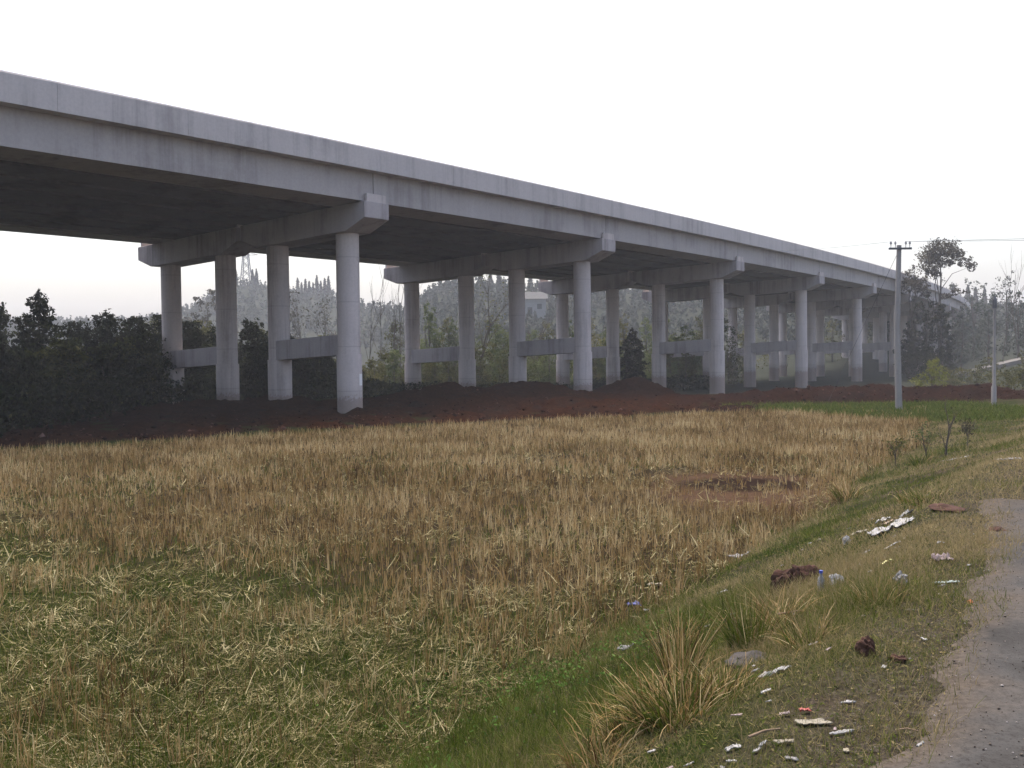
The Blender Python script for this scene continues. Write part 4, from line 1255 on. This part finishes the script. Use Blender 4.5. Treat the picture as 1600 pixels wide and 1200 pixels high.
S('yellow_wrapper', 2.94, 7.78, .105, .06, .05, PL['yellow'], 'bright yellow wrapper in the middle of the verge', seed=30)
S('plastic_strip', 2.86, 8.2, .10, .04, .05, PL['cream'], 'pale yellow bent strip left of the yellow wrapper', seed=31, rot=.8)
S('plastic_bag', 3.28, 7.56, .16, .12, .11, PL['pink'], 'pinkish grey plastic bag at the road edge', seed=32)
S('plastic_film', 2.99, 6.86, .19, .10, .03, PL['mint'], 'pale green plastic film near the road edge', seed=33)
lump('rag_bundle', 2.70, 6.88, (.10, .08, .09), PL['grey'], 'greyish white rag lump in the middle of the verge', 'litter', seed=34, sink=.1)
lump('rag_bundle', 2.50, 7.65, (.09, .07, .09), PL['white'], 'white lump right of the pair of earth clods', 'litter', seed=35, sink=.1)
# slim white bottle beside the clods
t = thing('plastic_bottle', (2.37, 7.62, float(ground_z(2.37, 7.62))), 'slim white bottle standing beside the pair of clods', 'bottle')
mb = MB(); mb.tube([(0, 0, 0), (0, 0, .10), (0, 0, .125), (0, 0, .145)], [.026, .026, .012, .012], 14); mb.build('bottle_body', PL['white'], t, True)
mb = MB(); mb.tube([(0, 0, .146), (0, 0, .165)], [.015, .015], 12); mb.build('cap', PL['blue'], t)
S('plastic_bag', 2.92, 12.8, .34, .30, .10, PL['grey'], 'pale grey bag lying at the field edge', seed=36)
S('crumpled_wrapper', 1.62, 11.36, .22, .18, .09, PL['cream'], 'dirty white wrapper in the stubble near the verge', seed=37)
S('blue_packet', 1.27, 10.50, .16, .13, .08, PL['blue'], 'dark blue packet in the stubble at the field edge', seed=38)
S('paper_scrap', 1.36, 10.28, .09, .07, .05, PL['white'], 'small white scrap beside the blue packet', seed=39)
S('paper_scrap', 2.06, 9.80, .13, .09, .04, PL['white'], 'flat white scrap on the grass left of the clods', seed=40)
S('plastic_bag', 1.42, 5.35, .17, .12, .07, PL['white'], 'crumpled white bag beside the grey stone slab', seed=41, rot=.2)
S('plastic_bag', 0.90, 8.05, .16, .12, .10, PL['grey'], 'greyish plastic bag in the dry grass beside the tallest tussock', seed=42)
S('paper_scrap', 1.26, 4.95, .06, .04, .02, PL['white'], 'white paper scrap below the crumpled white bag', seed=43)
S('paper_scrap', 1.55, 4.58, .085, .04, .02, PL['white'], 'white scrap on the bare verge near the road', seed=44)
S('cardboard_piece', 1.30, 4.30, .17, .10, .02, PL['cream'], 'flat beige cardboard piece near the bottom right', seed=45, rot=.2)
S('red_wrapper', 1.31, 4.45, .06, .05, .03, PL['red'], 'small red wrapper behind the beige cardboard', seed=46)
S('paper_scrap', 1.21, 4.42, .06, .05, .02, PL['pink'], 'pinkish scrap left of the red wrapper', seed=47)
S('plastic_strip', 1.39, 4.18, .13, .035, .02, PL['white'], 'bright white strip in front of the beige cardboard', seed=48, rot=.25)
S('plastic_strip', 1.03, 4.10, .075, .02, .03, PL['white'], 'bent white strip at the photo bottom', seed=49, rot=.9)
S('paper_cup_lid', 1.12, 4.10, .09, .045, .02, PL['cream'], 'oval whitish lid beside the bent white strip', seed=50)
S('paper_scrap', 0.92, 4.18, .07, .06, .03, PL['white'], 'crumpled white scrap left of the bent white strip', seed=51)
S('paper_scrap', -2.42, 6.77, .085, .05, .04, PL['white'], 'lone white scrap in the straw at lower left', seed=52)
S('paper_scrap', -0.14, 6.88, .07, .05, .05, PL['white'], 'white scrap among the green weeds at the field edge', seed=53)
S('plastic_bag', 7.2, 14.4, .40, .3, .08, PL['grey'], 'pale rubbish heap at the right edge of the photo', seed=54)
S('plastic_strip', 9.0, 20.1, .75, .25, .06, PL['white'], 'white plastic strip under the dark stemmed shrub', seed=55, rot=.3)
GS = 'tiny pale litter scraps on the verge'
for i in range(85):
    yy_ = 3.9 + 8 * random.random() ** 1.6; t_ = random.uniform(.35, 1.05)
    xx_ = float(x_field(yy_)); xx_ = xx_ + (float(x_road(yy_)) - xx_) * t_
    k = random.choice(['white', 'white', 'grey', 'cream', 'pink'])
    S('litter_scrap', xx_, yy_, random.uniform(.03, .075), random.uniform(.02, .04), .02, PL[k], 'tiny pale litter scrap in the verge grass', seed=200 + i, rot=random.uniform(0, 3), group=GS, nx=6, ny=5)


def stick(x, y, L, r, rot, label):
    mb = MB(); z = float(ground_z(x, y)) + .02
    c, s = math.cos(rot), math.sin(rot)
    mb.tube([(-L / 2 * c, -L / 2 * s, 0), (0, 0, .012), (L / 2 * c, L / 2 * s, .006)], [r, r * .9, r * .5], 6)
    return tag(mb.build('stick', M['twig'], None, True, (x, y, z)), label, 'stick')


stick(1.06, 4.19, .17, .006, .45, 'thin dry stick lying left of the beige cardboard')
stick(1.64, 4.12, .09, .004, -.3, 'short dark twig lying on the road')
stick(2.0, 6.9, .34, .007, .2, 'dry stick lying across the arching dry grass')

# --- shrubs at the field edge
bare_tree(9.5, 21.7, 1.25, 'dark stemmed leafless shrub at the field edge on the right', None, 'olive', 90, .05, r0=.028, depth=2, spread=.35, name='shrub', cat='shrub', lean=.05)
bare_tree(9.2, 21.9, .95, 'thinner leafy shrub just left of the dark stemmed one', None, 'green', 160, .06, r0=.018, depth=2, spread=.6, name='shrub', cat='shrub', lean=-.15)
bare_tree(8.35, 21.6, .75, 'low dark weed bush at the right edge of the stubble', None, 'olive', 200, .06, r0=.014, depth=2, spread=.7, name='shrub', cat='shrub')
bare_tree(10.4, 22.6, .7, 'low reddish weed bush right of the dark stemmed shrub', None, 'brown', 160, .06, r0=.014, depth=2, spread=.7, name='shrub', cat='shrub')
tussock(8.6, 20.9, 220, .2, .45, .3, .0 + .1, 'bright green weed clump below the leafy shrub', (.012, .022), .6, .8)
tussock(5.85, 17.3, 260, .2, .5, .35, .5, 'dark weed clump at the stubble edge right of the burnt patch', (.010, .018), .5, .7)
tussock(4.62, 11.0, 360, .1, .25, .42, .25, 'dark green grass clump behind the large white sheet', (.006, .012), .6, .8)
for i, (x, y) in enumerate([(-5.2, 13.6), (-2.6, 10.6), (-0.9, 12.9), (-3.4, 8.0), (0.3, 9.4)]):
    pass

# ------------------------------------------------------------------ haze: one closed box of even pale air
mb = MB(); mb.box((0, 250, 32), (2400, 1900, 72))
m, n, out = new_mat('haze_air')
pv = n.nodes.new('ShaderNodeVolumePrincipled')
pv.inputs['Color'].default_value = (0.93, 0.95, 1.0, 1)
pv.inputs['Density'].default_value = 0.0006
pv.inputs['Anisotropy'].default_value = 0.0
n.links.new(pv.outputs[0], out.inputs['Volume'])
hz_o = mb.build('haze', m)
tag(hz_o, 'pale mist filling the valley and paling the far hills', 'haze', kind='stuff')
